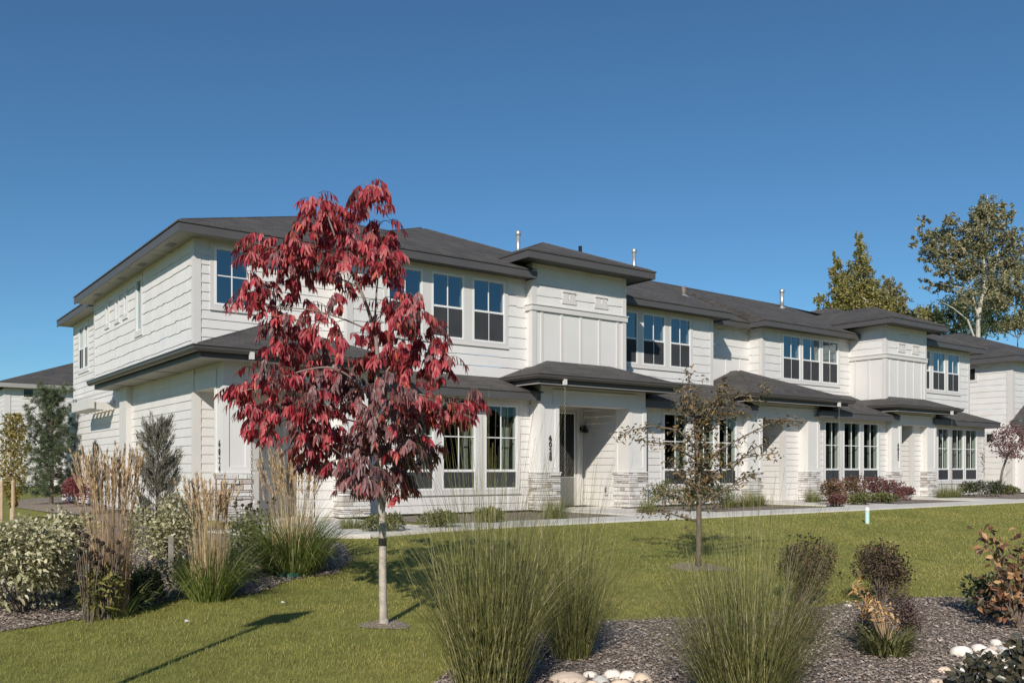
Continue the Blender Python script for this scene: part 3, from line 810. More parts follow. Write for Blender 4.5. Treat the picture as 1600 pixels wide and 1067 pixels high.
rain_chain(25.62, -1.83, .02, 2.86, 'rain chain farthest right, before the windows of the end unit')

# ================================================================== OTHER HOUSES
def small_window(par, ax, pl, u0, u1, z0, z1):
    m = MB(); c = .1
    m.pbox(ax, pl, u0 - c, u0, z0 - c, z1 + c, 0, .04); m.pbox(ax, pl, u1, u1 + c, z0 - c, z1 + c, 0, .04)
    m.pbox(ax, pl, u0, u1, z1, z1 + c, 0, .041); m.pbox(ax, pl, u0, u1, z0 - c, z0, 0, .041)
    w = m.build('window', TRIM, par)
    g = MB(); g.pbox(ax, pl, u0, u1, z0, z1, .012, .024); g.build('pane', DGLASS, w)
N = empty('neighbouring_house', (37.5, 6, 0), 'white shingled house with dark roof at the right edge behind the townhouse end', 'house')
m = MB(); lap_wall(m, 'x', 33.1, -.5, 26, 0, 5.45, .248, [], True, 200); m.build('side_wall', SHAKE, N)
m = MB(); lap_wall(m, 'y', -.5, 33.1, 41.5, 0, 5.45, .248, [], True, 201); m.build('front_wall', SHAKE, N)
m = MB(); m.box(33.07, 33.28, -.53, -.5, 0, 5.42); m.box(33.07, 33.1, -.5, -.3, 0, 5.42); m.build('corner_board', TRIM, N)
small_window(N, 'x', 33.1, 1.0, 1.38, 4.75, 5.22); small_window(N, 'x', 33.1, .22, .52, 2.10, 2.43); small_window(N, 'y', -.5, 34.3, 35.2, 3.9, 5.2)
m = MB(); zt = 5.58
m.quad((32.65, 26, zt), (32.65, -.95, zt), (37.3, 3.7, 7.45), (37.3, 26, 7.45)); m.quad((32.65, -.95, zt), (41.95, -.95, zt), (37.3, 3.7, 7.45))
m.quad((41.95, -.95, zt), (41.95, 26, zt), (37.3, 26, 7.45), (37.3, 3.7, 7.45)); m.build('roof', ROOF, N, uv=True)
m = MB(); m.box(32.66, 32.69, -.91, 26, zt - .22, zt - .02); m.box(32.66, 41.9, -.94, -.91, zt - .22, zt - .02); m.build('fascia', FASCIA, N)
m = MB(); m.box(32.69, 33.1, -.91, 26, zt - .2, zt - .18); m.box(33.1, 41.9, -.91, -.5, zt - .2, zt - .18); m.build('soffit', SOFFIT, N)
m = MB(); m.box(33.4, 36, -2.0, -.5, 0, 2.75); m.build('porch', PANEL, N)
m = MB(); m.quad((33.0, -2.5, 2.95), (36.5, -2.5, 2.95), (35.4, -.5, 3.75), (34.3, -.5, 3.75)); m.quad((33.0, -.5, 2.95), (33.0, -2.5, 2.95), (34.3, -.5, 3.75))
m.build('porch_roof', ROOF, N, uv=True)
m = MB(); m.box(33.0, 36.5, -2.49, -2.46, 2.72, 2.93); m.box(33.0, 33.03, -2.46, -.5, 2.72, 2.93); m.build('fascia', FASCIA, N)

G = empty('background_house', (10, 42, 0), 'pale house with a low dark roof in the left distance behind the pine', 'house')
m = MB(); lap_wall(m, 'y', 38.5, 1.7, 22, 0, 5.45, .248, [], False, 210); m.build('front_wall', SIDING, G)
m = MB(); lap_wall(m, 'x', 1.7, 38.5, 48, 0, 5.45, .248, [], False, 211); m.build('side_wall', SIDING, G)
m = MB(); m.box(1.66, 1.95, 38.46, 38.5, 0, 5.42); m.build('corner_board', TRIM, G)
small_window(G, 'y', 38.5, 2.60, 3.06, 5.0 - .02, 5.40); small_window(G, 'y', 38.5, 3.95, 4.35, 4.98, 5.40)
m = MB(); zt = 5.70
m.quad((1.2, 38.0, zt), (22, 38.0, zt), (16, 44, zt + 2.3), (7.2, 44, zt + 2.3)); m.quad((1.2, 50, zt), (1.2, 38.0, zt), (7.2, 44, zt + 2.3))
m.quad((22, 50, zt), (1.2, 50, zt), (7.2, 44, zt + 2.3), (16, 44, zt + 2.3)); m.build('roof', ROOF, G, uv=True)
m = MB(); m.box(1.22, 22, 38.02, 38.06, zt - .26, zt - .02); m.box(1.22, 1.26, 38.06, 50, zt - .26, zt - .02); m.build('gutter', SOFFIT, G)
m = MB(); m.quad((4.2, 35.5, 2.95), (9, 35.5, 2.95), (9, 38.5, 4.2), (5.6, 38.5, 4.2)); m.quad((4.2, 38.5, 2.95), (4.2, 35.5, 2.95), (5.6, 38.5, 4.2)); m.build('porch_roof', ROOF, G, uv=True)
m = MB(); m.box(4.6, 9, 36, 38.5, 0, 2.9); m.build('porch', TRIM, G)
# ================================================================== THE GROUND
def grass_mat():
    m, nt, b = new_mat('lawn_turf')
    n = noise(nt, 0.55, 5); n2 = noise(nt, 5, 5); n3 = noise(nt, 70, 3)
    r = ramp(nt, [(0.3, (0.22, 0.235, 0.060)), (0.55, (0.28, 0.275, 0.078)), (0.75, (0.36, 0.325, 0.112))])
    r2 = ramp(nt, [(0.3, (0.72, 0.72, 0.66)), (0.7, (1.2, 1.2, 1.1))]); r3 = ramp(nt, [(0.3, (0.62, 0.62, 0.6)), (0.7, (1.3, 1.3, 1.25))])
    nt.links.new(n.outputs['Fac'], r.inputs[0]); nt.links.new(n2.outputs['Fac'], r2.inputs[0]); nt.links.new(n3.outputs['Fac'], r3.inputs[0])
    a = nt.nodes.new('ShaderNodeMix'); a.data_type = 'RGBA'; a.blend_type = 'MULTIPLY'; a.inputs['Factor'].default_value = 1
    c = nt.nodes.new('ShaderNodeMix'); c.data_type = 'RGBA'; c.blend_type = 'MULTIPLY'; c.inputs['Factor'].default_value = 1
    nt.links.new(r.outputs[0], a.inputs[6]); nt.links.new(r2.outputs[0], a.inputs[7])
    nt.links.new(a.outputs[2], c.inputs[6]); nt.links.new(r3.outputs[0], c.inputs[7])
    nt.links.new(c.outputs[2], b.inputs['Base Color']); b.inputs['Roughness'].default_value = 0.9; b.inputs['Specular IOR Level'].default_value = 0.15
    bump(nt, b, n3.outputs['Fac'], 0.8, 0.03)
    return m
LAWN = grass_mat()
def mulch_mat(name, cols):
    m, nt, b = new_mat(name)
    tc = nt.nodes.new('ShaderNodeTexCoord'); v = nt.nodes.new('ShaderNodeTexVoronoi'); v.inputs['Scale'].default_value = 38
    nt.links.new(tc.outputs['Object'], v.inputs['Vector'])
    r = ramp(nt, [(i / (len(cols) - 1), c) for i, c in enumerate(cols)])
    sx = nt.nodes.new('ShaderNodeSeparateColor'); nt.links.new(v.outputs['Color'], sx.inputs[0]); nt.links.new(sx.outputs[0], r.inputs[0])
    nt.links.new(r.outputs[0], b.inputs['Base Color']); b.inputs['Roughness'].default_value = 0.95; b.inputs['Specular IOR Level'].default_value = .1
    bump(nt, b, v.outputs['Distance'], 0.9, 0.03)
    return m
MULCH = mulch_mat('bark_mulch', [(0.15, 0.118, 0.096), (0.28, 0.225, 0.188), (0.38, 0.315, 0.27), (0.22, 0.18, 0.15), (0.50, 0.43, 0.38)])
SANDY = mulch_mat('pale_mulch', [(0.26, 0.20, 0.15), (0.34, 0.27, 0.21), (0.40, 0.33, 0.26), (0.30, 0.25, 0.20), (0.44, 0.38, 0.31)])

xs = np.unique(np.concatenate([np.linspace(-400, -40, 10), np.linspace(-40, 60, 126), np.linspace(60, 500, 12), np.linspace(-6, 14, 90)]))
ys = np.unique(np.concatenate([np.linspace(-120, -24, 10), np.linspace(-24, 10, 110), np.linspace(10, 700, 24), np.linspace(-16, -4, 70)]))
gx, gy = np.meshgrid(xs, ys); gzv = gz(gx, gy)
V = np.stack([gx, gy, gzv], -1).reshape(-1, 3); nx = len(xs)
I = np.arange(len(V)).reshape(len(ys), nx)
F = np.concatenate([np.stack([I[:-1, :-1], I[:-1, 1:], I[1:, 1:]], -1).reshape(-1, 3), np.stack([I[:-1, :-1], I[1:, 1:], I[1:, :-1]], -1).reshape(-1, 3)])
tag(build_np('lawn', V, F, LAWN, smooth=True), kind='structure')

def loft(name, A, B, mat, dz, nu=120, nv=24, wob=0.03, round_=0.0):
    """sheet between two polylines of ground points, laid on the terrain"""
    def res(P):
        P = np.array(P, float); d = np.r_[0, np.cumsum(np.hypot(*np.diff(P, axis=0).T))]
        t = np.linspace(0, d[-1], nu); return np.stack([np.interp(t, d, P[:, 0]), np.interp(t, d, P[:, 1])], -1)
    a, b = res(A), res(B)
    for q in (a, b):
        q += rng.normal(0, wob, q.shape)
    v = np.linspace(0, 1, nv)[:, None, None]
    P = a[None] * (1 - v) + b[None] * v
    edge = np.minimum(1, np.minimum(v, 1 - v)[..., 0] * 10)
    z = gz(P[..., 0], P[..., 1]) + dz + round_ * edge + np.zeros(P.shape[:2])
    V = np.concatenate([P, z[..., None]], -1).reshape(-1, 3); I = np.arange(len(V)).reshape(nv, nu)
    F = np.concatenate([np.stack([I[:-1, :-1], I[:-1, 1:], I[1:, 1:]], -1).reshape(-1, 3), np.stack([I[:-1, :-1], I[1:, 1:], I[1:, :-1]], -1).reshape(-1, 3)])
    return build_np(name, V, F, mat, smooth=True), P
def gp(*pix): return [at(*p)[:2] for p in pix]
# beds along the house, then the left and right planting beds
BEDS = []
bd, P = loft('mulch_bed', [(3.2, -4.3), (8.0, -4.05), (8.05, -1.2)], [(3.0, -1.0), (6, -1.0), (8.0, -1.0)], MULCH, .012); tag(bd, kind='structure')
bd, P = loft('mulch_bed', [(10.8, -3.9), (15.2, -3.9)], [(10.9, -.9), (15.2, -.9)], MULCH, .012); tag(bd, kind='structure')
bd, P = loft('mulch_bed', [(18.5, -3.9), (23.0, -3.9)], [(18.4, -.9), (23.2, -.9)], MULCH, .012); tag(bd, kind='structure')
bd, P = loft('mulch_bed', [(25.6, -3.9), (38.0, -4.0)], [(25.6, -.8), (38.0, -.4)], MULCH, .012); tag(bd, kind='structure')
bd, P = loft('mulch_bed', gp((-160, 1010), (0, 988), (130, 968), (230, 948), (300, 932), (390, 930), (460, 905), (525, 897), (548, 876)), [(-9, -6.0), (-5.5, -4.6), (-4, -2.5), (-2, -1.2), (-.3, -1.0), (-.2, -4.4), (.3, -5.9)], MULCH, .010, 160, 40, .02); tag(bd, kind='structure'); BEDS.append(P)
bd, P = loft('mulch_bed', gp((640, 1110), (690, 1058), (800, 1000), (930, 972), (1050, 968), (1180, 962), (1300, 946), (1420, 936), (1500, 934), (1640, 930), (1800, 940)), gp((640, 1300), (700, 1300), (800, 1300), (950, 1300), (1100, 1300), (1300, 1300), (1500, 1300), (1800, 1300)), MULCH, .010, 160, 50, .015); tag(bd, kind='structure'); BEDS.append(P)
bd, P = loft('mulch_bed', gp((24, 793), (70, 800), (130, 806), (150, 800)), gp((10, 783), (60, 778), (110, 776), (150, 779)), SANDY, .012, 60, 16, .008); tag(bd, kind='structure')
bd, P = loft('mulch_bed', gp((128, 812), (170, 822), (215, 826)), gp((120, 790), (170, 792), (210, 795)), SANDY, .014, 60, 16, .008); tag(bd, kind='structure')
# mulch rings round the two lawn trees
def ring(px, py, r, mat):
    x, y, _ = at(px, py); n = 40; V = [(x, y, gz(x, y) + .02)]; F = []
    for k in range(n):
        t = 2 * math.pi * k / n; q = r * (1 + .12 * math.sin(3 * t + px) + random.uniform(-.06, .06))
        X, Y = x + q * math.cos(t), y + q * math.sin(t); V.append((X, Y, gz(X, Y) + .006)); F.append((0, 1 + k, 1 + (k + 1) % n))
    tag(build_np('mulch_ring', np.array(V), np.array(F), mat), kind='structure')
ring(602, 976, .23, SANDY); ring(1092, 886, .42, SANDY)

# concrete walks
def slab(name, pts_a, pts_b, dz=.03, seg=.0):
    m = MB(); n = len(pts_a)
    za = [gz(*p) for p in pts_a]
    for k in range(n - 1):
        a, b, c, d = pts_a[k], pts_a[k + 1], pts_b[k + 1], pts_b[k]
        z = -0.03
        m.quad((*a, z), (*b, z), (*c, z), (*d, z)); m.quad((*a, -.2), (*b, -.2), (*b, z), (*a, z)); m.quad((*d, -.2), (*c, -.2), (*c, z), (*d, z))
    m.quad((*pts_a[0], -.2), (*pts_a[0], -.03), (*pts_b[0], -.03), (*pts_b[0], -.2))
    return m
def joint_walk():
    m = MB(); x = .9; k = 0
    # main walk, slab by slab with open joints
    while x < 46:
        e = x + 1.5
        f0 = -5.30 + .35 * max(0, (3.2 - x) / 3.2) * -1; f1 = -5.30 + .35 * max(0, (3.2 - e) / 3.2) * -1
        m.box(0, 0, 0, 0, 0, 0) if False else None
        i = len(m.v)
        for (X, Y) in ((x + .006, f0), (e - .006, f1), (e - .006, -4.08), (x + .006, -4.08)):
            m.v.append((X, Y, -.2))
        for (X, Y) in ((x + .006, f0), (e - .006, f1), (e - .006, -4.08), (x + .006, -4.08)):
            m.v.append((X, Y, -.03))
        m.f += [tuple(i + k for k in q) for q in ((0, 3, 2, 1), (4, 5, 6, 7), (0, 1, 5, 4), (1, 2, 6, 5), (2, 3, 7, 6), (3, 0, 4, 7))]
        x = e
    # bend towards the corner porch
    for (a, b, c, d) in (((-.55, -5.2), (.89, -5.62), (.89, -4.08), (.4, -4.2)), ((-.9, -3.4), (-.56, -5.19), (.39, -4.2), (.3, -3.2))):
        i = len(m.v)
        m.v += [(*p, -.2) for p in (a, b, c, d)] + [(*p, -.03) for p in (a, b, c, d)]
        m.f += [tuple(i + k for k in q) for q in ((0, 3, 2, 1), (4, 5, 6, 7), (0, 1, 5, 4), (1, 2, 6, 5), (2, 3, 7, 6), (3, 0, 4, 7))]
    return m.build('walkway', CONC, bevel=.008)
tag(joint_walk(), kind='structure')
for x0, x1, yb, yf in ((.55, 2.6, -.05, -4.07), (8.15, 10.6, -.45, -4.07), (15.95, 18.3, 1.5, -4.07), (23.42, 25.4, 1.1, -4.07)):
    m = MB(); m.box(x0, x1, yf, -1.3, -.2, -.03); m.box(x0 + .01, x1 - .01, -1.29, yb, -.2, -.01); tag(m.build('porch_slab', CONC, bevel=.008), kind='structure')
# road far behind the camera is not seen; the street kerb neither

# ================================================================== LEAF AND BLADE BUILDERS (numpy)
def norm(a): return a / np.maximum(np.linalg.norm(a, axis=-1, keepdims=True), 1e-9)
def leaves(P, D, N, L, W, droop=0.25, fold=0.25):
    """n leaves: base P, direction D, face normal N, length L, width W -> verts, tris (8 points each)"""
    n = len(P); D = norm(D); S = norm(np.cross(D, N)); N2 = np.cross(S, D)
    L = L[:, None]; W = W[:, None]
    down = np.array([0, 0, -1.0])
    c1 = P + D * L * .36 + down * L * droop * .10; c2 = P + D * L * .70 + down * L * droop * .42; tip = P + D * L + down * L * droop
    l1 = c1 + S * W * .5 + N2 * W * fold; r1 = c1 - S * W * .5 + N2 * W * fold
    l2 = c2 + S * W * .36 + N2 * W * fold * .7; r2 = c2 - S * W * .36 + N2 * W * fold * .7
    V = np.stack([P, l1, c1, r1, l2, c2, r2, tip], 1).reshape(-1, 3)
    T = np.array([[0, 3, 2], [0, 2, 1], [3, 6, 5], [3, 5, 2], [2, 5, 4], [2, 4, 1], [6, 7, 5], [5, 7, 4]])
    F = (np.arange(n)[:, None, None] * 8 + T[None]).reshape(-1, 3)
    return V, F
def blades(P, az, lean, L, W, curve, k=5, taper=1.0, tipw=0.15):
    """n ribbons rising from P, leaning lean (radians from vertical) towards az, bending over by curve"""
    n = len(P); t = np.linspace(0, 1, k + 1)
    ang = lean[:, None] + curve[:, None] * t[None] ** 1.6
    seg = (L / k)[:, None]
    dz = np.cos(ang) * seg; dr = np.sin(ang) * seg
    z = np.concatenate([np.zeros((n, 1)), np.cumsum(dz[:, :-1], 1)], 1); r = np.concatenate([np.zeros((n, 1)), np.cumsum(dr[:, :-1], 1)], 1)
    X = P[:, None, 0] + r * np.cos(az)[:, None]; Y = P[:, None, 1] + r * np.sin(az)[:, None]; Z = P[:, None, 2] + z
    tw = rng.uniform(0, math.pi, n)
    sx, sy = np.cos(az + math.pi / 2 + (tw - 1.57) * .5), np.sin(az + math.pi / 2 + (tw - 1.57) * .5)
    w = W[:, None] * .5 * np.maximum(tipw, (1 - t ** 2 * taper))[None]
    A = np.stack([X + sx[:, None] * w, Y + sy[:, None] * w, Z], -1); B = np.stack([X - sx[:, None] * w, Y - sy[:, None] * w, Z], -1)
    V = np.stack([A, B], 2).reshape(-1, 3)
    q = np.arange(k) * 2
    T = np.concatenate([np.stack([q, q + 1, q + 3], -1), np.stack([q, q + 3, q + 2], -1)])
    F = (np.arange(n)[:, None, None] * (2 * (k + 1)) + T[None]).reshape(-1, 3)
    tips = np.stack([X[:, -1], Y[:, -1], Z[:, -1]], -1); adir = ang[:, -1]
    return V, F, tips, adir
def join(parts):
    V = []; F = []; o = 0
    for v, f in parts: V.append(v); F.append(f + o); o += len(v)
    return np.concatenate(V), np.concatenate(F)
def rdir(n, zlo=-1, zhi=1):
    z = rng.uniform(zlo, zhi, n); a = rng.uniform(0, 2 * math.pi, n); r = np.sqrt(1 - z * z)
    return np.stack([r * np.cos(a), r * np.sin(a), z], -1)

# grass blades on the lawn that the camera sees (nobody could count them)
from mathutils.geometry import intersect_point_line
def in_bed(x, y):
    out = np.zeros(len(x), bool)
    for P in BEDS:
        poly = np.concatenate([P[0], P[-1][::-1]]); j = len(poly) - 1; ins = np.zeros(len(x), bool)
        for i in range(len(poly)):
            xi, yi = poly[i]; xj, yj = poly[j]
            c = ((yi > y) != (yj > y)) & (x < (xj - xi) * (y - yi) / (yj - yi + 1e-12) + xi); ins ^= c; j = i
        out |= ins
    return out
def scatter_view(n, d0, d1, pw=1.0):
    d = (rng.uniform(d0 ** pw, d1 ** pw, n)) ** (1 / pw); l = rng.uniform(-.66, .66, n)
    return CAMX + (VX + l * RX) * d, CAMY + (VY + l * RY) * d, d
GRASSB = island('grass_blades', [(0, (0.34, 0.335, 0.092)), (0.5, (0.44, 0.42, 0.128)), (0.85, (0.52, 0.475, 0.17)), (1, (0.60, 0.54, 0.29))], 0.7, 0.15, 0.45, (0.7, [(0.32, (0.70, 0.80, 0.72)), (0.68, (1.16, 1.08, 1.08))]))
x, y, d = scatter_view(330000, 5.6, 27.0, 0.75)
k = (y < -5.4) & ~in_bed(x, y); x, y, d = x[k], y[k], d[k]; n = len(x)
tuft = rng.uniform(.6, 1.25, n)
V, F, _, _ = blades(np.stack([x, y, gz(x, y) - .003], -1), rng.uniform(0, 6.28, n), rng.uniform(.1, .8, n), .029 * tuft * (1 + d * .02), .0034 * (d / 6), rng.uniform(.1, .9, n), 2)
tag(build_np('lawn_grass', V, F, GRASSB), 'short mown green grass of the lawn in front of the walk', 'grass', kind='stuff')
# bark chips lying on the beds
CHIP = island('bark_chip', [(0, (0.17, 0.125, 0.095)), (0.4, (0.31, 0.25, 0.20)), (0.75, (0.42, 0.35, 0.29)), (0.95, (0.52, 0.45, 0.385)), (1, (0.66, 0.59, 0.52))], 0.95, .1)
x, y, d = scatter_view(200000, 4.6, 12.5, 1.0); k = in_bed(x, y); x, y, d = x[k], y[k], d[k]; n = len(x); print('chips', n)
V, F = leaves(np.stack([x, y, gz(x, y) + rng.uniform(.012, .032, n)], -1), rdir(n, -.35, .35), rdir(n, .6, 1), rng.uniform(.014, .042, n), rng.uniform(.008, .016, n), 0, .1)
tag(build_np('bark_chips', V, F, CHIP), 'loose brown and grey bark chips covering the planting beds', 'mulch', kind='stuff')
# ================================================================== PLANTS
def rt(px, py): x, y, d = at(px, py); return x, y, float(gz(x, y)), d
BARK_GREY = plain('grey_brown_bark', (0.25, 0.20, 0.165), 0.9, 0.25, 14.0, bscale=40, bstr=0.4)
FW = Vector((VX, VY, 0)); RT = Vector((RX, RY, 0))
def P3(x): return np.array(x)[None]

# ---- the red tree --------------------------------------------------------------
RED = island('red_leaves', [(0, (0.22, 0.030, 0.042)), (0.3, (0.44, 0.050, 0.068)), (0.6, (0.60, 0.088, 0.105)), (0.85, (0.52, 0.19, 0.19)), (0.97, (0.62, 0.16, 0.12)), (1, (0.70, 0.22, 0.10))], 0.45, 0.4, 0.36)
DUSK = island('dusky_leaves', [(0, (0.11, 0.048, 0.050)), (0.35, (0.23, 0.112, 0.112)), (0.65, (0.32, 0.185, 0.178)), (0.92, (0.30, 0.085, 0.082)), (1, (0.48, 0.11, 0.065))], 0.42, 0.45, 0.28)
tx, ty, tz, td = rt(600, 976)
def tp(px, py, off=0.0):
    """point in the tree's own vertical plane facing the street, pushed back by off"""
    p = ray_at(px, py, td + off); return p
def tree_red():
    T = empty('red_tree', (tx, ty, tz), 'young slender tree with drooping crimson and purple leaves in front of the house', 'tree')
    tr = MB(); bg = MB()
    def br(pix, r0, r1, offs=None, n=7):
        k = len(pix); pts = [tp(p[0], p[1], (offs[i] if offs else 0)) for i, p in enumerate(pix)]
        sm = []
        for i in range(k - 1):
            for s in range(4):
                t = s / 4; a = pts[max(i - 1, 0)]; b = pts[i]; c = pts[i + 1]; d = pts[min(i + 2, k - 1)]
                sm.append(0.5 * ((2 * b) + (c - a) * t + (2 * a - 5 * b + 4 * c - d) * t * t + (3 * b - a - 3 * c + d) * t ** 3))
        sm.append(pts[-1])
        k_ = 1.0 if r0 > 3.5 * u else .72
        (tr if r0 > 4.7 * u else bg).tube(sm, [k_ * (r0 + (r1 - r0) * i / (len(sm) - 1)) for i in range(len(sm))], n)
    u = td / F_PX
    br([(600, 982), (599, 965), (598, 900), (598, 840), (596, 790), (594, 740), (591, 680)], 7.2 * u, 4.6 * u)
    tr.tube([tp(600, 984), tp(600, 966)], [9.5 * u, 6.9 * u], 9)
    br([(596, 790), (585, 765), (572, 745), (545, 720), (520, 700)], 3.2 * u, 1.0 * u, [0, -.05, -.1, -.2, -.3])
    br([(597, 800), (603, 780), (620, 755), (650, 720), (690, 690)], 2.6 * u, .8 * u, [0, .03, .08, .2, .3])
    br([(591, 690), (588, 620), (590, 560), (583, 510), (562, 450), (535, 400), (520, 360), (505, 318)], 4.6 * u, .8 * u, [0, 0, .02, .05, .05, 0, -.05, -.05])
    br([(585, 515), (588, 460), (590, 420), (578, 350), (573, 284)], 2.6 * u, .6 * u, [.05, .1, .1, .08, .05])
    br([(592, 640), (560, 600), (520, 575), (470, 580), (420, 600), (375, 612)], 3.0 * u, .8 * u, [0, -.1, -.2, -.3, -.35, -.35])
    br([(590, 600), (620, 560), (650, 540), (690, 560)], 2.6 * u, .7 * u, [0, .15, .25, .3])
    br([(590, 640), (630, 615), (680, 620), (738, 625)], 2.4 * u, .6 * u, [0, .1, .15, .15])
    br([(585, 520), (540, 500), (490, 485), (440, 480), (395, 470)], 2.2 * u, .6 * u, [.05, 0, -.1, -.2, -.2])
    br([(560, 448), (520, 430), (470, 400), (420, 385), (398, 380)], 2.0 * u, .6 * u, [.05, .1, .15, .15, .15])
    br([(583, 505), (610, 480), (640, 470), (660, 500)], 1.8 * u, .6 * u, [.05, .15, .3, .35])
    br([(592, 680), (560, 660), (500, 650), (450, 655), (410, 670)], 2.4 * u, .7 * u, [0, .15, .3, .4, .45])
    br([(578, 360), (600, 345), (612, 350)], 1.3 * u, .5 * u, [.08, .1, .1])
    for k in range(4): br([(596 + k, 792), (600 + k * 3 - 4, 770), (604 + 8 * (k - 1), 745)], 1.2 * u, .5 * u, [0, -.05 * k, -.1 * k])
    tr.build('trunk', BARK_PALE, T, smooth=True); bg.build('branches', BARK_GREY, T, smooth=True)
    # nursery tape on the trunk
    m = MB(); m.tube([tp(598, 840), tp(598, 852)], 6.6 * u, 10); m.build('tree_tie', BLACKM, T)
    # clusters: (px, py, radius px, weight, dusky share)
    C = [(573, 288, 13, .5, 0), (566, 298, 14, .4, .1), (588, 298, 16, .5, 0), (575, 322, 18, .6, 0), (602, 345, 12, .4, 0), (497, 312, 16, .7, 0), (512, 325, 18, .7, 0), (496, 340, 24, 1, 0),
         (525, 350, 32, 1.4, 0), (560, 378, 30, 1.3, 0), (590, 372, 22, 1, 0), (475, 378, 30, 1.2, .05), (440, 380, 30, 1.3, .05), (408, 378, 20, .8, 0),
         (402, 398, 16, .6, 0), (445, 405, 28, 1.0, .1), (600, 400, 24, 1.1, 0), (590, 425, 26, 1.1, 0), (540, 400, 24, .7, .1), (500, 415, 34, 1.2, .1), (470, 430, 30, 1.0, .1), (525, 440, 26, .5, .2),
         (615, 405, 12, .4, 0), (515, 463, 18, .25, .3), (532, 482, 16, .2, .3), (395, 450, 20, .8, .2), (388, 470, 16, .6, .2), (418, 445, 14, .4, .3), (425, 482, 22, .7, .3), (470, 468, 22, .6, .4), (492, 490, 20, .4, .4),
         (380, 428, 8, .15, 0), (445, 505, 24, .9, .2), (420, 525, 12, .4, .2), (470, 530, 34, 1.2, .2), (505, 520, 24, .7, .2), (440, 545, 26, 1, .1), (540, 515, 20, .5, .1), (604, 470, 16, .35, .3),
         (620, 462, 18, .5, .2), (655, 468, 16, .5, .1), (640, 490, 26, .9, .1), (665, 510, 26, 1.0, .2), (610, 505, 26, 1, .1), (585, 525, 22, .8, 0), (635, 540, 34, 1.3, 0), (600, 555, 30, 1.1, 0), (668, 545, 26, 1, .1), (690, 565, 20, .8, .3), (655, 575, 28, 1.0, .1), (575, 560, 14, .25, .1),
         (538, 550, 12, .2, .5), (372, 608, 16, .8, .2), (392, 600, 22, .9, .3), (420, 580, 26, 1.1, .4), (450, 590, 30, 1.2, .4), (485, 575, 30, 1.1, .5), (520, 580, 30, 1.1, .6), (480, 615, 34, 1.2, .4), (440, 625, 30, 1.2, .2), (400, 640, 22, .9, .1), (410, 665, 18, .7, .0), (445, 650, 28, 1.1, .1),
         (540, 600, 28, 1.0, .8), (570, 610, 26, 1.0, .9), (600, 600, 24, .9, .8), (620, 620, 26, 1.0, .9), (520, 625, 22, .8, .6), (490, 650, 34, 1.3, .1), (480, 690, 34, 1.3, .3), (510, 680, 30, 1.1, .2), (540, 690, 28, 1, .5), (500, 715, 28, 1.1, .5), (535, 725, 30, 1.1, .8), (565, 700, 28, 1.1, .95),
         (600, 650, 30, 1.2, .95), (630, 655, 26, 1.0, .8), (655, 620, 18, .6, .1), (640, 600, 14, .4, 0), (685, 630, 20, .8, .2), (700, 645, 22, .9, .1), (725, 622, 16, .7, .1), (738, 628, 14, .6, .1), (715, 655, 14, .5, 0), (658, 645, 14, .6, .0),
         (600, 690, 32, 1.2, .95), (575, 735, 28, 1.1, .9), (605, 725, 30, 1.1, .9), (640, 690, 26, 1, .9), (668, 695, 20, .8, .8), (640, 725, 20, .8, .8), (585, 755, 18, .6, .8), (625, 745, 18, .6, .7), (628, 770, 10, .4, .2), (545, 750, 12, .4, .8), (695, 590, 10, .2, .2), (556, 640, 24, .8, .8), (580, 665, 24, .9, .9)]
    out = {0: [], 1: []}; tw = MB()
    for (px, py, r, w, dk) in C:
        depth = rng.normal(0, .30); c = tp(px, py, depth); R_ = r * u
        nl = max(2, int(round(15 * w - 1.0)))
        for _ in range(nl):
            v = rdir(1)[0] * R_ * .88 * rng.uniform(.15, .95) ** .6
            base = np.array(c) + v * np.array([1, 1, .85])
            az = math.atan2(v[1], v[0]) + rng.normal(0, .5)
            # compound leaf: arching stalk with paired hanging leaflets
            Ls = rng.uniform(.10, .19); el0 = rng.uniform(-.1, .7)
            pts = []; p = base.copy(); el = el0
            for s in range(6):
                pts.append(p.copy()); p = p + np.array([math.cos(az) * math.cos(el), math.sin(az) * math.cos(el), math.sin(el)]) * Ls / 5; el -= .30
            pts = np.array(pts)
            tw.tube([tuple(q) for q in pts[::2]] + [tuple(pts[-1])], .0025, 3, False)
            P = []; D = []
            side = np.array([-math.sin(az), math.cos(az), 0])
            for s in range(1, 6):
                for sg in (-1, 1):
                    P.append(pts[s]); D.append(side * sg * rng.uniform(.12, .5) + np.array([math.cos(az), math.sin(az), 0]) * rng.uniform(.0, .4) + np.array([0, 0, -rng.uniform(.7, 1.3)]))
            P.append(pts[-1]); D.append(np.array([math.cos(az) * .5, math.sin(az) * .5, -.7]))
            P = np.array(P); D = norm(np.array(D)); n = len(P)
            Nn = norm(np.cross(D, rdir(n)) * .4 + np.array([math.cos(az), math.sin(az), .6]))
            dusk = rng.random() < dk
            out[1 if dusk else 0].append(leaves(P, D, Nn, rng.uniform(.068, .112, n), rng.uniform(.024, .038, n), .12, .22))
    tw.build('leaf_stalks', BARK_BROWN, T)  # the stalks that carry the paired leaflets
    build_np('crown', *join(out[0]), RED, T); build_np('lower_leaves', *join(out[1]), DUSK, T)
tree_red()

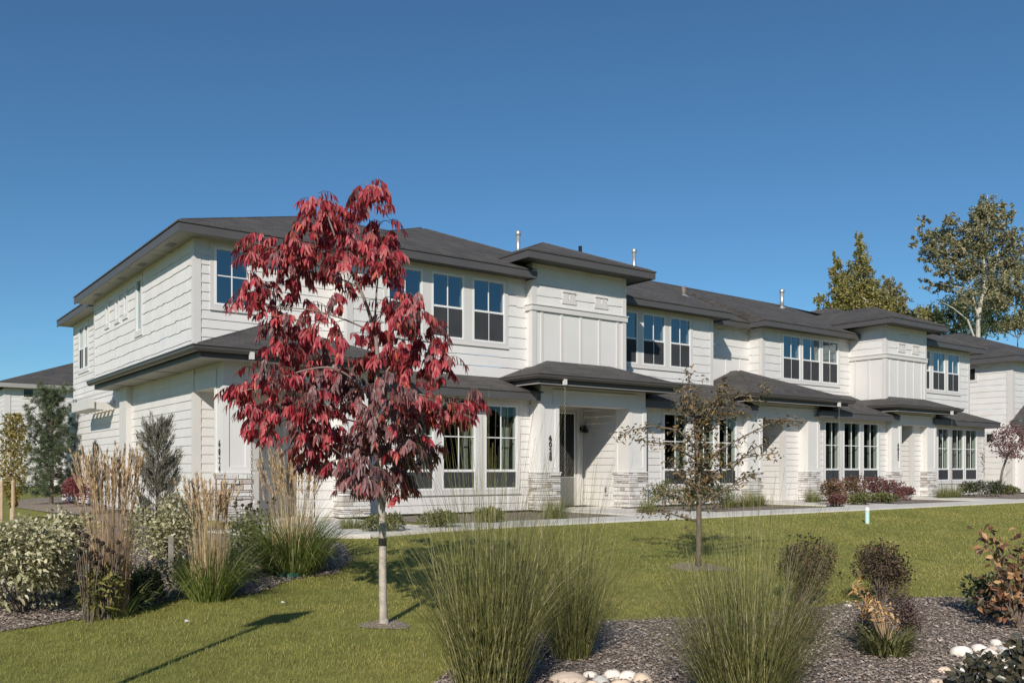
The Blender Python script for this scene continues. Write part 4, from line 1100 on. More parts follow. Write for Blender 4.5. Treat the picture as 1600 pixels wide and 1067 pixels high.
# ---- the thin brown tree ---------------------------------------------------------
BRN = island('brown_green_leaves', [(0, (0.074, 0.068, 0.038)), (0.4, (0.135, 0.115, 0.061)), (0.7, (0.196, 0.135, 0.081)), (0.92, (0.284, 0.196, 0.081)), (1, (0.405, 0.230, 0.068))], 0.5, 0.35, 0.2)
def tree_brown():
    x, y, z, d = rt(1091, 886); u = d / F_PX
    T = empty('thin_brown_tree', (x, y, z), 'thin young tree with sparse brown-green leaves and sideways branches on the right lawn', 'tree')
    tr = MB()
    def q(px, py, o=0): return ray_at(px, py, d + o)
    tr.tube([q(1091, 890), q(1092, 850), q(1092, 800), q(1092, 740), q(1088, 690), q(1083, 640), q(1078, 600), q(1074, 578)], [5 * u, 4.2 * u, 4 * u, 3.4 * u, 2.8 * u, 2 * u, 1.2 * u, .6 * u], 8)
    B = [[(1092, 760), (1120, 735), (1160, 715), (1212, 708)], [(1092, 740), (1120, 705), (1165, 680), (1215, 656), (1245, 658)], [(1090, 720), (1050, 695), (1010, 690), (1000, 685)], [(1088, 700), (1060, 672), (1020, 665), (985, 672), (966, 683)],
         [(1086, 680), (1110, 640), (1130, 610), (1132, 597)], [(1084, 665), (1115, 640), (1155, 618), (1190, 620), (1200, 598)], [(1082, 650), (1066, 628), (1072, 600)], [(1092, 790), (1130, 765), (1160, 750), (1180, 738)], [(1092, 800), (1060, 775), (1035, 770)], [(1090, 770), (1060, 740), (1045, 720)],
         [(1092, 815), (1040, 800), (1003, 800)], [(1083, 655), (1130, 655), (1160, 640)], [(1091, 750), (1140, 735), (1178, 700), (1200, 690)]]
    cl = [(1074, 582, 9, 14), (1080, 592, 10, 14), (1098, 590, 7, 5), (1088, 620, 9, 10)]
    for b in B:
        o = rng.normal(0, .18); pts = [q(p[0], p[1], o * i / len(b)) for i, p in enumerate(b)]
        tr.tube(pts, [1.9 * u * (1 - .75 * i / (len(pts) - 1)) for i in range(len(pts))], 5)
        for i in range(1, len(b)):
            for t in (.35, .7, 1.0):
                cl.append((b[i - 1][0] + (b[i][0] - b[i - 1][0]) * t, b[i - 1][1] + (b[i][1] - b[i - 1][1]) * t, 9, 12, o * i / len(b)))
    for _ in range(85):
        cl.append((rng.normal(1092, 19), rng.uniform(612, 785), 13, 19, rng.normal(0, .16)))
    tr.build('trunk', BARK_BROWN, T, smooth=True)
    P = []
    for c in cl:
        p = np.array(q(c[0], c[1], c[4] if len(c) > 4 else 0)); n = c[3]
        P.append(p + rng.normal(0, c[2] * u * .6, (n, 3)))
    P = np.concatenate(P); n = len(P); D = rdir(n, -.9, .4)
    build_np('crown', *leaves(P, D, rdir(n), rng.uniform(.045, .085, n), rng.uniform(.020, .032, n), .2, .2), BRN, T)
tree_brown()

# ---- generic leafy shrub ----------------------------------------------------------
def shrub(name, px, py, wpx, hpx, mat, label, cat='shrub', group=None, n=1500, L=(.04, .07), W=(.02, .035), up=0.2, stems=9, shape=1.0, shell=.55, droop=.15, smat=None, dpx=None, lumps=7, off=0, leafdir=None):
    x, y, z, d = rt(px, py); u = d / F_PX; w = wpx * u / 2; h = hpx * u; dp = (dpx * u / 2 if dpx else w)
    x += VX * off; y += VY * off; z = float(gz(x, y))
    o = empty(name, (x, y, z), label, cat, group)
    st = MB(); lc = []
    for k in range(lumps):
        a = 2 * math.pi * k / lumps + rng.uniform(-.3, .3); r = rng.uniform(.25, .72)
        lc.append((np.array([w * r * math.cos(a), dp * r * math.sin(a), h * rng.uniform(.40, .74)]), rng.uniform(.34, .50)))
    lc.append((np.array([0, 0, h * .70]), .36)); lc.append((np.array([0, 0, h * .35]), .55))
    per = n // len(lc); PP = []; NN = []
    for c, s in lc:
        v = rdir(per, -.75, 1); rad = rng.uniform(shell, 1.0, per)[:, None]
        q = c + v * rad * np.array([w * s * 1.15, dp * s * 1.15, h * s * .78]) * shape
        PP.append(q); NN.append(v)
    Pn = np.concatenate(PP); Nn = np.concatenate(NN); keep = Pn[:, 2] > .015; Pn, Nn = Pn[keep], Nn[keep]; m = len(Pn)
    # turn the footprint square to the view
    c, s = RX, RY; Q = np.stack([Pn[:, 0] * RX + Pn[:, 1] * VX, Pn[:, 0] * RY + Pn[:, 1] * VY, Pn[:, 2]], -1)
    N2 = np.stack([Nn[:, 0] * RX + Nn[:, 1] * VX, Nn[:, 0] * RY + Nn[:, 1] * VY, Nn[:, 2]], -1)
    D = N2 * .7 + rdir(m) * .7 + np.array([0, 0, up])
    for k in range(stems):
        i = rng.integers(0, m); t = Q[i]; a = rng.uniform(0, 6.28)
        st.tube([(x + .06 * w * math.cos(a), y + .06 * w * math.sin(a), z - .02), (x + t[0] * .45, y + t[1] * .45, z + t[2] * .55), (x + t[0], y + t[1], z + t[2])], [.010, .007, .003], 5)
    st.build('stems', smat or BARK_BROWN, o)
    Q = Q + np.array([x, y, z])
    build_np('foliage', *leaves(Q, D, norm(N2 + rdir(m) * .8), rng.uniform(*L, m), rng.uniform(*W, m), droop, .18), mat, o)
    return o

# ---- ornamental grasses -------------------------------------------------------------
def clump(name, px, py, hpx, spread, n, mat, label, cat='ornamental grass', group=None, W=(.004, .008), base=.12, lean=(.02, .45), curve=(.1, .8), hvar=(.6, 1.0), k=6, plumes=0, pmat=None, pl=(.2, .32), plume_h=(1.0, 1.25), low=None, off=0.0, name_blades='blades', smat=None, wild=0):
    x, y, z, d = rt(px, py); u = d / F_PX; h = hpx * u
    x += VX * off; y += VY * off; z = float(gz(x, y))
    o = empty(name, (x, y, z), label, cat, group)
    a = rng.uniform(0, 6.28, n); r = base * np.sqrt(rng.random(n))
    P = np.stack([x + r * np.cos(a), y + r * np.sin(a), np.full(n, z - .02)], -1)
    q = rng.random(n)
    V, F, tips, ad = blades(P, a + rng.normal(0, .8, n), (lean[0] + (lean[1] - lean[0]) * q) * spread, h * rng.uniform(*hvar, n), rng.uniform(*W, n), rng.uniform(*curve, n) * (.3 + q), k)
    build_np(name_blades, V, F, mat, o)
    if wild:
        # long loose blades that arch far out, and thin brown flower stalks above the rest
        a = rng.uniform(0, 6.28, wild); P = np.stack([x + .6 * base * np.cos(a), y + .6 * base * np.sin(a), np.full(wild, z)], -1)
        A_ = blades(P, a, rng.uniform(.15, .6, wild), h * rng.uniform(.65, 1.15, wild), rng.uniform(.003, .0055, wild), rng.uniform(.8, 2.0, wild), 10)
        a = rng.uniform(0, 6.28, wild); P = np.stack([x + .7 * base * np.cos(a), y + .7 * base * np.sin(a), np.full(wild, z)], -1)
        B_ = blades(P, a, rng.uniform(.02, .34, wild), h * rng.uniform(.95, 1.22, wild), np.full(wild, .0026), rng.uniform(-.1, .3, wild), 8, tipw=.5)
        build_np('loose_blades', *join([A_[:2], B_[:2]]), mat, o)
    if low:
        n2, mt, hh = low; a = rng.uniform(0, 6.28, n2); r = base * 1.2 * np.sqrt(rng.random(n2))
        P = np.stack([x + r * np.cos(a), y + r * np.sin(a), np.full(n2, z - .02)], -1)
        V, F, _, _ = blades(P, a, rng.uniform(.1, .75, n2), h * hh * rng.uniform(.5, 1, n2), rng.uniform(.006, .012, n2), rng.uniform(.5, 2.3, n2), 8)
        build_np('green_leaves', V, F, mt, o)
    if plumes:
        a = rng.uniform(0, 6.28, plumes); r = base * .8 * np.sqrt(rng.random(plumes))
        P = np.stack([x + r * np.cos(a), y + r * np.sin(a), np.full(plumes, z)], -1)
        hp = h * rng.uniform(*plume_h, plumes); le = rng.uniform(.0, .26, plumes) * spread; cu = rng.uniform(-.10, .30, plumes)
        V, F, tips, ad = blades(P, a, le, hp, np.full(plumes, .0045), cu, 6, taper=.5)
        build_np('stalks', V, F, smat or pmat, o)
        # each plume: a slim brush of awns near the top of its stalk
        parts = []
        for i in range(plumes):
            t = tips[i]; dr = np.array([math.cos(a[i]) * math.sin(ad[i]), math.sin(a[i]) * math.sin(ad[i]), math.cos(ad[i])])
            m = 40; s = rng.uniform(0, 1, m); Lp = rng.uniform(*pl)
            B0 = t - dr * (Lp * (1 - s))[:, None]
            D = dr + rng.normal(0, .16, (m, 3)); N = rdir(m)
            parts.append(leaves(B0, D, N, rng.uniform(.035, .075, m), rng.uniform(.007, .013, m), .02, .05))
        build_np('plumes', *join(parts), pmat, o)
    return o
TANP = island('tan_plumes', [(0, (0.432, 0.300, 0.168)), (0.5, (0.600, 0.444, 0.276)), (1, (0.744, 0.588, 0.396))], 0.8, 0.2, 0.3)
TANS = island('tan_stalks', [(0, (0.38, 0.28, 0.15)), (0.5, (0.56, 0.43, 0.245)), (1, (0.70, 0.57, 0.35))], 0.7, 0.3, 0.2)
GRN = island('green_blades', [(0, (0.090, 0.130, 0.028)), (0.5, (0.20, 0.26, 0.060)), (0.85, (0.33, 0.37, 0.115)), (1, (0.52, 0.49, 0.22))], 0.5, 0.35, 0.25)
BRONZE = island('brown_stalks', [(0, (0.30, 0.20, 0.115)), (0.6, (0.48, 0.335, 0.20)), (1, (0.62, 0.46, 0.29))], 0.8, .2, .2)
OLIVE = island('olive_blades', [(0, (0.085, 0.098, 0.030)), (0.4, (0.165, 0.175, 0.058)), (0.75, (0.26, 0.255, 0.10)), (0.95, (0.42, 0.385, 0.20)), (1, (0.52, 0.46, 0.28))], 0.5, 0.35, 0.25, (26, [(0.40, (0.72, 0.74, 0.66)), (0.62, (1.45, 1.38, 1.35))]))
clump('feather_reed_grass', 172, 962, 205, .55, 260, BRONZE, 'tall feather reed grass with brown stalks and tan plumes, leftmost of the three by the house', group='feather reed grasses', W=(.004, .007), base=.17, plumes=95, pmat=TANP, smat=BRONZE, plume_h=(.95, 1.30), curve=(0, .35), lean=(0, .3), low=(110, GRN, .36))
clump('feather_reed_grass', 326, 936, 170, .6, 260, TANS, 'feather reed grass with bright green base before the stone corner pillar', group='feather reed grasses', W=(.004, .007), base=.16, plumes=62, pmat=TANP, smat=TANS, plume_h=(.85, 1.15), curve=(0, .35), lean=(0, .3), low=(620, GRN, .78))
clump('feather_reed_grass', 458, 896, 150, .75, 260, TANS, 'widest feather reed grass, arching green leaves under tan plumes, beside the walk corner', group='feather reed grasses', W=(.005, .008), base=.24, plumes=85, pmat=TANP, smat=TANS, plume_h=(1.0, 1.30), curve=(0, .35), lean=(0, .35), low=(1200, GRN, 1.0))
clump('fountain_grass', 766, 1085, 395, 1.0, 1400, OLIVE, 'largest green fountain grass in front of the walk, right of the red tree', group='big fountain grasses', W=(.0030, .0068), base=.21, lean=(0, .46), curve=(-.35, 1.15), hvar=(.30, 1.02), k=8, wild=110)
clump('fountain_grass', 893, 1030, 285, 1.05, 620, OLIVE, 'slimmer fountain grass behind the largest one at the mulch edge', group='big fountain grasses', W=(.0028, .006), base=.13, lean=(0, .46), curve=(-.35, 1.35), hvar=(.35, 1.02), k=8, wild=80)
clump('fountain_grass', 1165, 1105, 318, 1.2, 1450, OLIVE, 'wide fountain grass leaning right on the mulch below the thin brown tree', group='big fountain grasses', W=(.0028, .0062), base=.23, lean=(0, .58), curve=(-.35, 1.25), hvar=(.30, 1.05), k=8, wild=150)

# ---- left bed: variegated shrubs, perennials ----------------------------------------
VAR = island('cream_edged_leaves', [(0, (0.15, 0.16, 0.062)), (0.3, (0.36, 0.345, 0.175)), (0.65, (0.58, 0.54, 0.34)), (1, (0.70, 0.65, 0.46))], 0.55, 0.35, 0.25)
VAR2 = island('pale_green_leaves', [(0, (0.10, 0.12, 0.045)), (0.5, (0.20, 0.21, 0.095)), (1, (0.36, 0.35, 0.20))], 0.55, 0.35, 0.2)
YGR = island('yellow_green_leaves', [(0, (0.09, 0.10, 0.025)), (0.5, (0.18, 0.175, 0.045)), (1, (0.34, 0.29, 0.09))], 0.55, 0.35, 0.25)
DGR = island('dark_green_leaves', [(0, (0.030, 0.042, 0.018)), (0.6, (0.070, 0.088, 0.035)), (1, (0.13, 0.14, 0.065))], 0.5, 0.4, 0.15)
MIXG0 = island('olive_bed_leaves', [(0, (0.06, 0.07, 0.025)), (0.6, (0.13, 0.14, 0.05)), (1, (0.24, 0.22, 0.09))], 0.55, 0.35, 0.2)
SGR = island('grey_green_leaves', [(0, (0.07, 0.078, 0.055)), (0.5, (0.14, 0.145, 0.105)), (1, (0.24, 0.235, 0.18))], 0.6, 0.3, 0.15)
SEED = plain('dark_seed_heads', (0.040, 0.030, 0.024), 0.95, 0.3, 30, spec=0.1)
shrub('dogwood_shrub', 30, 958, 210, 150, VAR, 'big cream variegated shrub at the left edge beside the lawn', group='cream variegated shrubs', n=6200, L=(.042, .075), W=(.020, .034), stems=14, droop=.3, lumps=10)
shrub('dogwood_shrub', 105, 935, 90, 140, VAR, 'taller variegated shrub with a pale shoot sticking up, right half of the left group', group='cream variegated shrubs', n=2000, L=(.045, .08), W=(.022, .036), stems=8, droop=.3)
shrub('dogwood_shrub', 243, 905, 132, 128, VAR, 'pale variegated shrub between two feather reed grasses, behind the short stake', group='cream variegated shrubs', n=4200, L=(.04, .065), W=(.018, .03), stems=10, off=.5)
shrub('dogwood_shrub', 388, 885, 70, 90, VAR2, 'small pale green shrub right behind the middle feather reed grass', group='cream variegated shrubs', n=900, L=(.04, .07), W=(.018, .03), stems=8)
shrub('yellowing_perennial', 157, 968, 60, 90, YGR, 'yellow-green leafy perennial at the foot of the brown reed grass', 'plant', n=420, L=(.07, .12), W=(.02, .03), stems=10, up=.3, droop=.35)
shrub('low_green_plant', 232, 940, 60, 55, DGR, 'dark green leafy plant low in front of the short stake', 'plant', n=700, L=(.05, .09), W=(.016, .026), stems=8)
shrub('low_green_plant', 370, 905, 62, 60, VAR2, 'small pale leafy plant between the two right-hand reed grasses', 'plant', n=800, L=(.04, .07), W=(.016, .026), stems=8)
shrub('low_green_plant', 292, 922, 56, 46, MIXG0, 'small olive leafy plant at the left foot of the middle reed grass', 'plant', n=700, L=(.04, .08), W=(.012, .02), stems=8)
shrub('low_green_plant', 200, 955, 60, 62, DGR, 'dark green leafy plant low behind the yellowing one', 'plant', n=600, L=(.06, .10), W=(.018, .03), stems=8)
def coneflower(px, py, hpx, n, label, w=30, group=None):
    x, y, z, d = rt(px, py); u = d / F_PX
    o = empty('coneflower', (x, y, z), label, 'dead flowers', group)
    st = MB(); hd = MB()
    for k in range(n):
        a = rng.uniform(0, 6.28); r = w * u * math.sqrt(rng.random()); h = hpx * u * rng.uniform(.6, 1.0)
        p0 = Vector((x + .3 * r * math.cos(a), y + .3 * r * math.sin(a), z)); p1 = Vector((x + r * math.cos(a), y + r * math.sin(a), z + h))
        st.tube([p0, (p0 + p1) / 2 + Vector((0, 0, .03)), p1], .004, 4)
        s = rng.uniform(.016, .024); hd.tube([p1 - Vector((0, 0, s * .6)), p1, p1 + Vector((0, 0, s * .7)), p1 + Vector((0, 0, s * 1.3))], [s * .4, s, s * .9, s * .2], 8)
    st.build('stems', BARK_BROWN, o); hd.build('seed_heads', SEED, o)
coneflower(138, 972, 150, 18, 'dry coneflower stems with black seed heads left of the brown reed grass', 24, 'dead coneflowers')
coneflower(168, 968, 125, 18, 'dry black seed heads inside the foot of the brown reed grass', 26, 'dead coneflowers')
coneflower(412, 878, 100, 26, 'dark seed heads in front of the stone corner pillar', 26, 'dead coneflowers')
coneflower(388, 880, 95, 16, 'dark seed heads just left of the widest reed grass, before the rain chain', 22, 'dead coneflowers')
PINE = island('pine_needles', [(0, (0.040, 0.062, 0.034)), (0.5, (0.095, 0.130, 0.066)), (1, (0.19, 0.215, 0.12))], 0.55, 0.35, 0.1, (2.0, [(0.3, (0.75, 0.8, 0.78)), (0.7, (1.15, 1.12, 1.02))]))
JUN = island('juniper_sprays', [(0, (0.10, 0.098, 0.068)), (0.5, (0.20, 0.19, 0.14)), (1, (0.34, 0.31, 0.24))], 0.65, 0.3, 0.1)
JUND = island('dark_juniper', [(0, (0.040, 0.046, 0.042)), (0.6, (0.085, 0.095, 0.088)), (1, (0.14, 0.15, 0.135))], 0.65, 0.3, 0.1)
def pine():
    x, y, z, d = rt(80, 788); u = d / F_PX; h = 186 * u; w = 60 * u
    o = empty('pine_tree', (x, y, z), 'bushy green pine in front of the pale background house', 'tree')
    tr = MB(); P = []; D = []
    tr.tube([(x, y, z - .05), (x + .03, y, z + h * .5), (x - .03, y, z + h * .96)], [.06, .04, .008], 8)
    for t in range(13):
        f = (t + .3) / 13; nb = 7 if f < .7 else 5
        for b in range(nb):
            a = 6.283 * (b + .5 * (t % 2)) / nb + rng.uniform(-.35, .35); Lb = w * min(1, (1.12 - f) ** .62) * rng.uniform(.62, 1.12) * (.85 if f < .1 else 1)
            p0 = Vector((x, y, z + h * (.05 + .86 * f))); e = .30 + .75 * f + rng.uniform(-.15, .15)
            p1 = p0 + Vector((math.cos(a) * Lb, math.sin(a) * Lb, Lb * e))
            tr.tube([p0, (p0 + p1) / 2 - Vector((0, 0, .05 * Lb)), p1], [.014, .009, .004], 4, False)
            for s_ in np.linspace(.30, 1.0, 5):
                for _ in range(2):
                    c = np.array(p0 + (p1 - p0) * float(s_)) + rng.normal(0, .055, 3); m = 46
                    v = norm(rdir(m) + np.array([math.cos(a) * .5, math.sin(a) * .5, .45])); P.append(c + v * .012); D.append(v)
    for k in range(6):
        c = np.array([x - .03 + rng.normal(0, .02), y + rng.normal(0, .02), z + h * rng.uniform(.86, .98)]); v = norm(rdir(60) + np.array([0, 0, .9])); P.append(np.tile(c, (60, 1))); D.append(v)
    tr.build('trunk', BARK_BROWN, o); P = np.concatenate(P); D = np.concatenate(D); m = len(P)
    build_np('crown', *leaves(P, D, rdir(m), rng.uniform(.08, .15, m), rng.uniform(.007, .012, m), .03, .05), PINE, o)
pine()
def juniper(px, py, wpx, hpx, mat, label, ns, m1, sp):
    x, y, z, d = rt(px, py); u = d / F_PX; h = hpx * u; w = wpx * u / 2
    o = empty('columnar_juniper', (x, y, z), label, 'shrub', 'columnar junipers by the left wall')
    tr = MB(); P = []; D = []
    tr.tube([(x, y, z - .05), (x, y, z + h * .5), (x, y, z + h * .9)], [.035, .02, .006], 6)
    for k in range(ns):
        f = rng.random() ** .9 * .86; a = rng.uniform(0, 6.28); r1 = w * (1 - f) ** .55 * rng.uniform(.45, 1.15)
        p0 = np.array([x, y, z + h * f * .9]); p1 = p0 + np.array([math.cos(a) * r1, math.sin(a) * r1, h * rng.uniform(.10, .20) * (1.2 - f * .5)])
        tr.tube([tuple(p0), tuple((p0 + p1) / 2 + np.array([math.cos(a), math.sin(a), -.3]) * r1 * .15), tuple(p1)], [.008, .005, .002], 3, False)
        s_ = rng.uniform(.2, 1.05, m1)[:, None]; q = p0 + (p1 - p0) * s_ + np.array([math.cos(a), math.sin(a), -.3]) * r1 * .6 * s_ * (1 - s_) + rng.normal(0, sp, (m1, 3))
        P.append(q); D.append(norm((p1 - p0)[None]) * 1.1 + rdir(m1) * .55 + np.array([0, 0, .4]))
    tr.build('trunk', BARK_BROWN, o); P = np.concatenate(P); D = np.concatenate(D); m = len(P)
    build_np('foliage', *leaves(P, D, rdir(m), rng.uniform(.05, .11, m), rng.uniform(.006, .011, m), .02, .05), mat, o)
juniper(246, 838, 92, 205, JUN, 'grey-green upright juniper against the left wall of the townhouse', 120, 90, .020)
juniper(150, 800, 18, 118, JUND, 'narrow dark juniper column close to the left wall, behind the brown reed grass', 60, 60, .014)
REDSH = island('crimson_leaves', [(0, (0.12, 0.030, 0.034)), (0.6, (0.23, 0.055, 0.06)), (1, (0.34, 0.11, 0.10))], 0.55, 0.35, 0.2)
shrub('barberry_shrub', 120, 792, 52, 50, REDSH, 'round dark red shrub at the far left beside the pine', n=1400, L=(.05, .08), W=(.03, .045), stems=6)
YEL = island('yellow_leaves', [(0, (0.14, 0.13, 0.030)), (0.5, (0.27, 0.225, 0.055)), (0.85, (0.38, 0.29, 0.085)), (1, (0.34, 0.19, 0.06))], 0.5, 0.35, 0.3)
def tree_yellow():
    x, y, z, d = rt(19, 812); u = d / F_PX
    o = empty('staked_yellow_tree', (x, y, z), 'small staked tree with yellow-green leaves at the left edge', 'tree')
    q = lambda px, py, o_=0: ray_at(px, py, d + o_)
    tr = MB(); tr.tube([q(18, 815), q(19, 740), q(21, 690), q(22, 640)], [2.6 * u, 2.2 * u, 1.4 * u, .5 * u], 7)
    for b in range(14):
        py = rng.uniform(665, 760); s = rng.choice([-1, 1]); tr.tube([q(19, py), q(19 + s * 10, py - 14, rng.normal(0, .15)), q(19 + s * rng.uniform(14, 26), py - 26, rng.normal(0, .3))], [1.1 * u, .7 * u, .3 * u], 4)
    tr.build('trunk', BARK_PALE, o)
    n = 1900; t = rng.random(n); py = 645 + 145 * t; wd = 6 + 20 * np.sin(np.pi * np.clip(t * .9 + .12, 0, 1)); a = rng.uniform(0, 6.28, n); r = np.sqrt(rng.random(n))
    P = np.array([np.array(q(20 + wd[i] * r[i] * math.cos(a[i]), py[i], wd[i] * u * r[i] * math.sin(a[i]))) for i in range(n)])
    build_np('crown', *leaves(P, rdir(n, -1, .3), rdir(n), rng.uniform(.05, .09, n), rng.uniform(.03, .045, n), .2, .15), YEL, o)
    for px, yy in ((3, 838), (20.5, 818)):
        X, Y, Z, D2 = rt(px, yy); m = MB(); v = D2 / F_PX
        m.tube([(X, Y, Z - .1), (X, Y, Z + (yy - 752) * v)], 2.6 * v, 8); m.tube([(X, Y, Z + (yy - 752) * v), (X, Y, Z + (yy - 750) * v)], [2.6 * v, 1.5 * v], 8)
        s = m.build('wooden_stake', WOOD); tag(s, 'round wooden tree stake, the one farther left at the picture edge' if px < 10 else 'round wooden tree stake just right of the yellow tree trunk', 'stake', 'tree stakes')
tree_yellow()
x, y, z, d = rt(267, 906); m = MB(); m.box(x - .025, x + .025, y - .012, y + .012, z - .1, z + 70 * d / F_PX * .98)
tag(m.build('garden_stake', OLDWOOD), 'short grey wooden stake standing among the pale shrubs', 'stake')
x, y, z, d = rt(452, 901); m = MB(); m.tube([(x, y, z - .02), (x, y, z + .045), (x, y, z + .055)], [.15, .15, .13], 18)
v = m.build('valve_box_lid', LIDG, smooth=False); tag(v, 'round dark green irrigation valve lid in the mulch', 'valve box')
x, y, z, d = rt(1355, 818); u = d / F_PX; m = MB(); o = empty('utility_marker', (x, y, z), 'pale teal marker post with white cap on the lawn by the walk', 'marker post')
m.tube([(x, y, z - .05), (x, y, z + 20 * u)], 3.4 * u, 12); m.build('post', PIPE, o); m = MB(); m.tube([(x, y, z + 20 * u), (x, y, z + 23 * u), (x, y, z + 26 * u)], [3.9 * u, 3.9 * u, 1.5 * u], 12); m.build('cap', PIPECAP, o)
# fallen leaves on the lawn
for k, (px, py, lb) in enumerate(((288, 977, 'pale fallen leaf on the lawn, the larger one near the left bed'), (439, 947, 'pale fallen leaf on the lawn just above the dark sign shadow'))):
    x, y, z, d = rt(px, py); V, F = leaves(P3((x, y, z + .035)), P3((1, .3, .15)), P3((.2, -.5, 1)), np.array([.055]), np.array([.035]), .2, .2)
    tag(build_np('fallen_leaf', V, F, PAPER), lb, 'leaf', 'fallen leaves')

# ---- beds along the house --------------------------------------------------------------
LIME = island('lime_grass', [(0, (0.095, 0.115, 0.034)), (0.5, (0.19, 0.205, 0.064)), (1, (0.34, 0.32, 0.125))], 0.5, 0.35, 0.25)
RUST = island('rust_leaves', [(0, (0.10, 0.050, 0.032)), (0.5, (0.19, 0.095, 0.055)), (0.8, (0.25, 0.14, 0.07)), (1, (0.17, 0.15, 0.06))], 0.55, 0.35, 0.2)
WINE = island('wine_leaves', [(0, (0.095, 0.036, 0.036)), (0.5, (0.185, 0.075, 0.07)), (1, (0.25, 0.13, 0.10))], 0.55, 0.35, 0.2)
MIXG = island('olive_shrub_leaves', [(0, (0.070, 0.082, 0.026)), (0.6, (0.155, 0.165, 0.055)), (1, (0.28, 0.26, 0.11))], 0.55, 0.35, 0.2)
for px, py, w, h, lb in ((598, 832, 66, 30, 'low spreading green juniper behind the red tree trunk'), (688, 826, 62, 28, 'low spreading juniper between the red tree and the big fountain grass'), (765, 818, 50, 26, 'low juniper under the third ground-floor window, mostly behind grass')):
    shrub('spreading_juniper', px, py, w, h, MIXG, lb, group='low junipers along the wall', n=1500, L=(.05, .09), W=(.012, .02), stems=6, up=.1)
for px, py, h, lb in ((548, 828, 26, 'small pale grass tuft at the walk corner by the corner porch'), (868, 812, 42, 'yellow-green grass clump before the 6028 pillar'), (1012, 803, 30, 'green grass clump by the right stone base of the 6028 porch'), (1140, 793, 34, 'lime grass clump right of the thin brown tree trunk'), (1168, 792, 30, 'lime grass clump at the right end of the bed by the recessed porch'),
                      (1186, 791, 26, 'short lime grass tuft nearest the recessed porch slab'), (1270, 786, 28, 'small grey-green grass tuft beside the rust shrubs'), (1474, 779, 27, 'grass clump under the first window of the end unit'), (1492, 778, 24, 'grass clump under the middle window of the end unit')):
    clump('grass_clump', px, py, h * 1.1, 1.3, 330, LIME, lb, group='small grasses along the wall', W=(.006, .012), base=.16, lean=(0, .8), curve=(.2, 1.1), k=4)
for px, py, w, h, mt, lb in ((1036, 802, 66, 52, MIXG, 'olive green shrub left of the thin brown tree trunk'), (1078, 800, 56, 46, MIXG, 'olive shrub just behind the thin brown tree trunk'), (1118, 797, 56, 46, DGR, 'dark green shrub to the right of the thin brown tree, before the windows')):
    shrub('green_shrub', px, py, w, h, mt, lb, group='green shrubs below the second windows', n=1300, L=(.04, .07), W=(.02, .03), stems=7)
for px, py, w, h, mt, lb in ((1300, 790, 40, 40, RUST, 'rust-brown shrub, leftmost of the row before the third windows'), (1330, 788, 44, 46, RUST, 'tall rust-brown shrub, second of the row before the third windows'), (1362, 786, 44, 42, WINE, 'wine-red shrub in the middle of the row before the third windows'), (1390, 784, 44, 36, WINE, 'wine-red shrub, right part of the row before the third windows'), (1415, 782, 30, 20, WINE, 'low red shrub at the right end of the row by the last porch'),
                             (1307, 792, 28, 20, WINE, 'small dark red shrub at the front left of the rust shrubs'), (1342, 790, 50, 20, MIXG, 'low olive shrub in front of the rust and wine shrubs'), (1380, 787, 40, 18, MIXG, 'low olive shrub at the front under the wine-red shrubs')):
    shrub('wall_shrub', px, py, w, h, mt, lb, group='rust and red shrubs below the third windows', n=1200, L=(.05, .08), W=(.025, .04), stems=7)
for px, py, w, h, mt, lb in ((1513, 777, 30, 24, DGR, 'dark green shrub under the last windows'), (1532, 776, 30, 26, SGR, 'grey-green rose bush at the corner of the end unit'), (1556, 776, 34, 24, DGR, 'dark green bush below the dark red tree'), (1578, 773, 26, 16, MIXG, 'low olive bush at the right edge before the neighbouring house')):
    shrub('end_shrub', px, py, w, h, mt, lb, group='bushes round the end unit', n=1000, L=(.05, .08), W=(.03, .045), stems=6)
# dark red small tree before the neighbouring house
def tree_plum():
    x, y, z, d = rt(1563, 775); u = d / F_PX; q = lambda px, py, o_=0: ray_at(px, py, d + o_)
    o = empty('dark_red_tree', (x, y, z), 'small dark red tree with a leaning trunk at the right edge before the neighbouring house', 'tree')
    tr = MB(); tr.tube([q(1560, 772), q(1566, 735), q(1574, 712), q(1580, 690)], [2.2 * u, 1.8 * u, 1.4 * u, .7 * u], 7)
    for a in ((1548, 690), (1560, 678), (1592, 676), (1604, 690), (1590, 700), (1545, 705), (1615, 672)): tr.tube([q(1572, 714), q((1572 + a[0]) / 2, (714 + a[1]) / 2 - 4, rng.normal(0, .3)), q(*a, rng.normal(0, .5))], [1.1 * u, .7 * u, .3 * u], 4)
    tr.build('trunk', BARK_BROWN, o)
    n = 2600; a = rdir(n); rr_ = rng.uniform(.3, 1, n) ** .7
    P = np.array([np.array(q(1582 + 38 * a[i, 0] * rr_[i], 690 + 32 * a[i, 2] * rr_[i], 36 * u * a[i, 1] * rr_[i])) for i in range(n)])
    gap = np.sin(P[:, 0] * 5.1) * np.sin(P[:, 1] * 4.3) * np.sin(P[:, 2] * 6.7) > -.12; P = P[gap]; n = len(P)
    build_np('crown', *leaves(P, rdir(n), rdir(n), rng.uniform(.06, .10, n), rng.uniform(.035, .055, n), .1, .15), PLUM, o)
PLUM = island('plum_leaves', [(0, (0.077, 0.042, 0.045)), (0.5, (0.168, 0.084, 0.084)), (1, (0.308, 0.168, 0.154))], 0.55, 0.35, 0.15)
tree_plum()

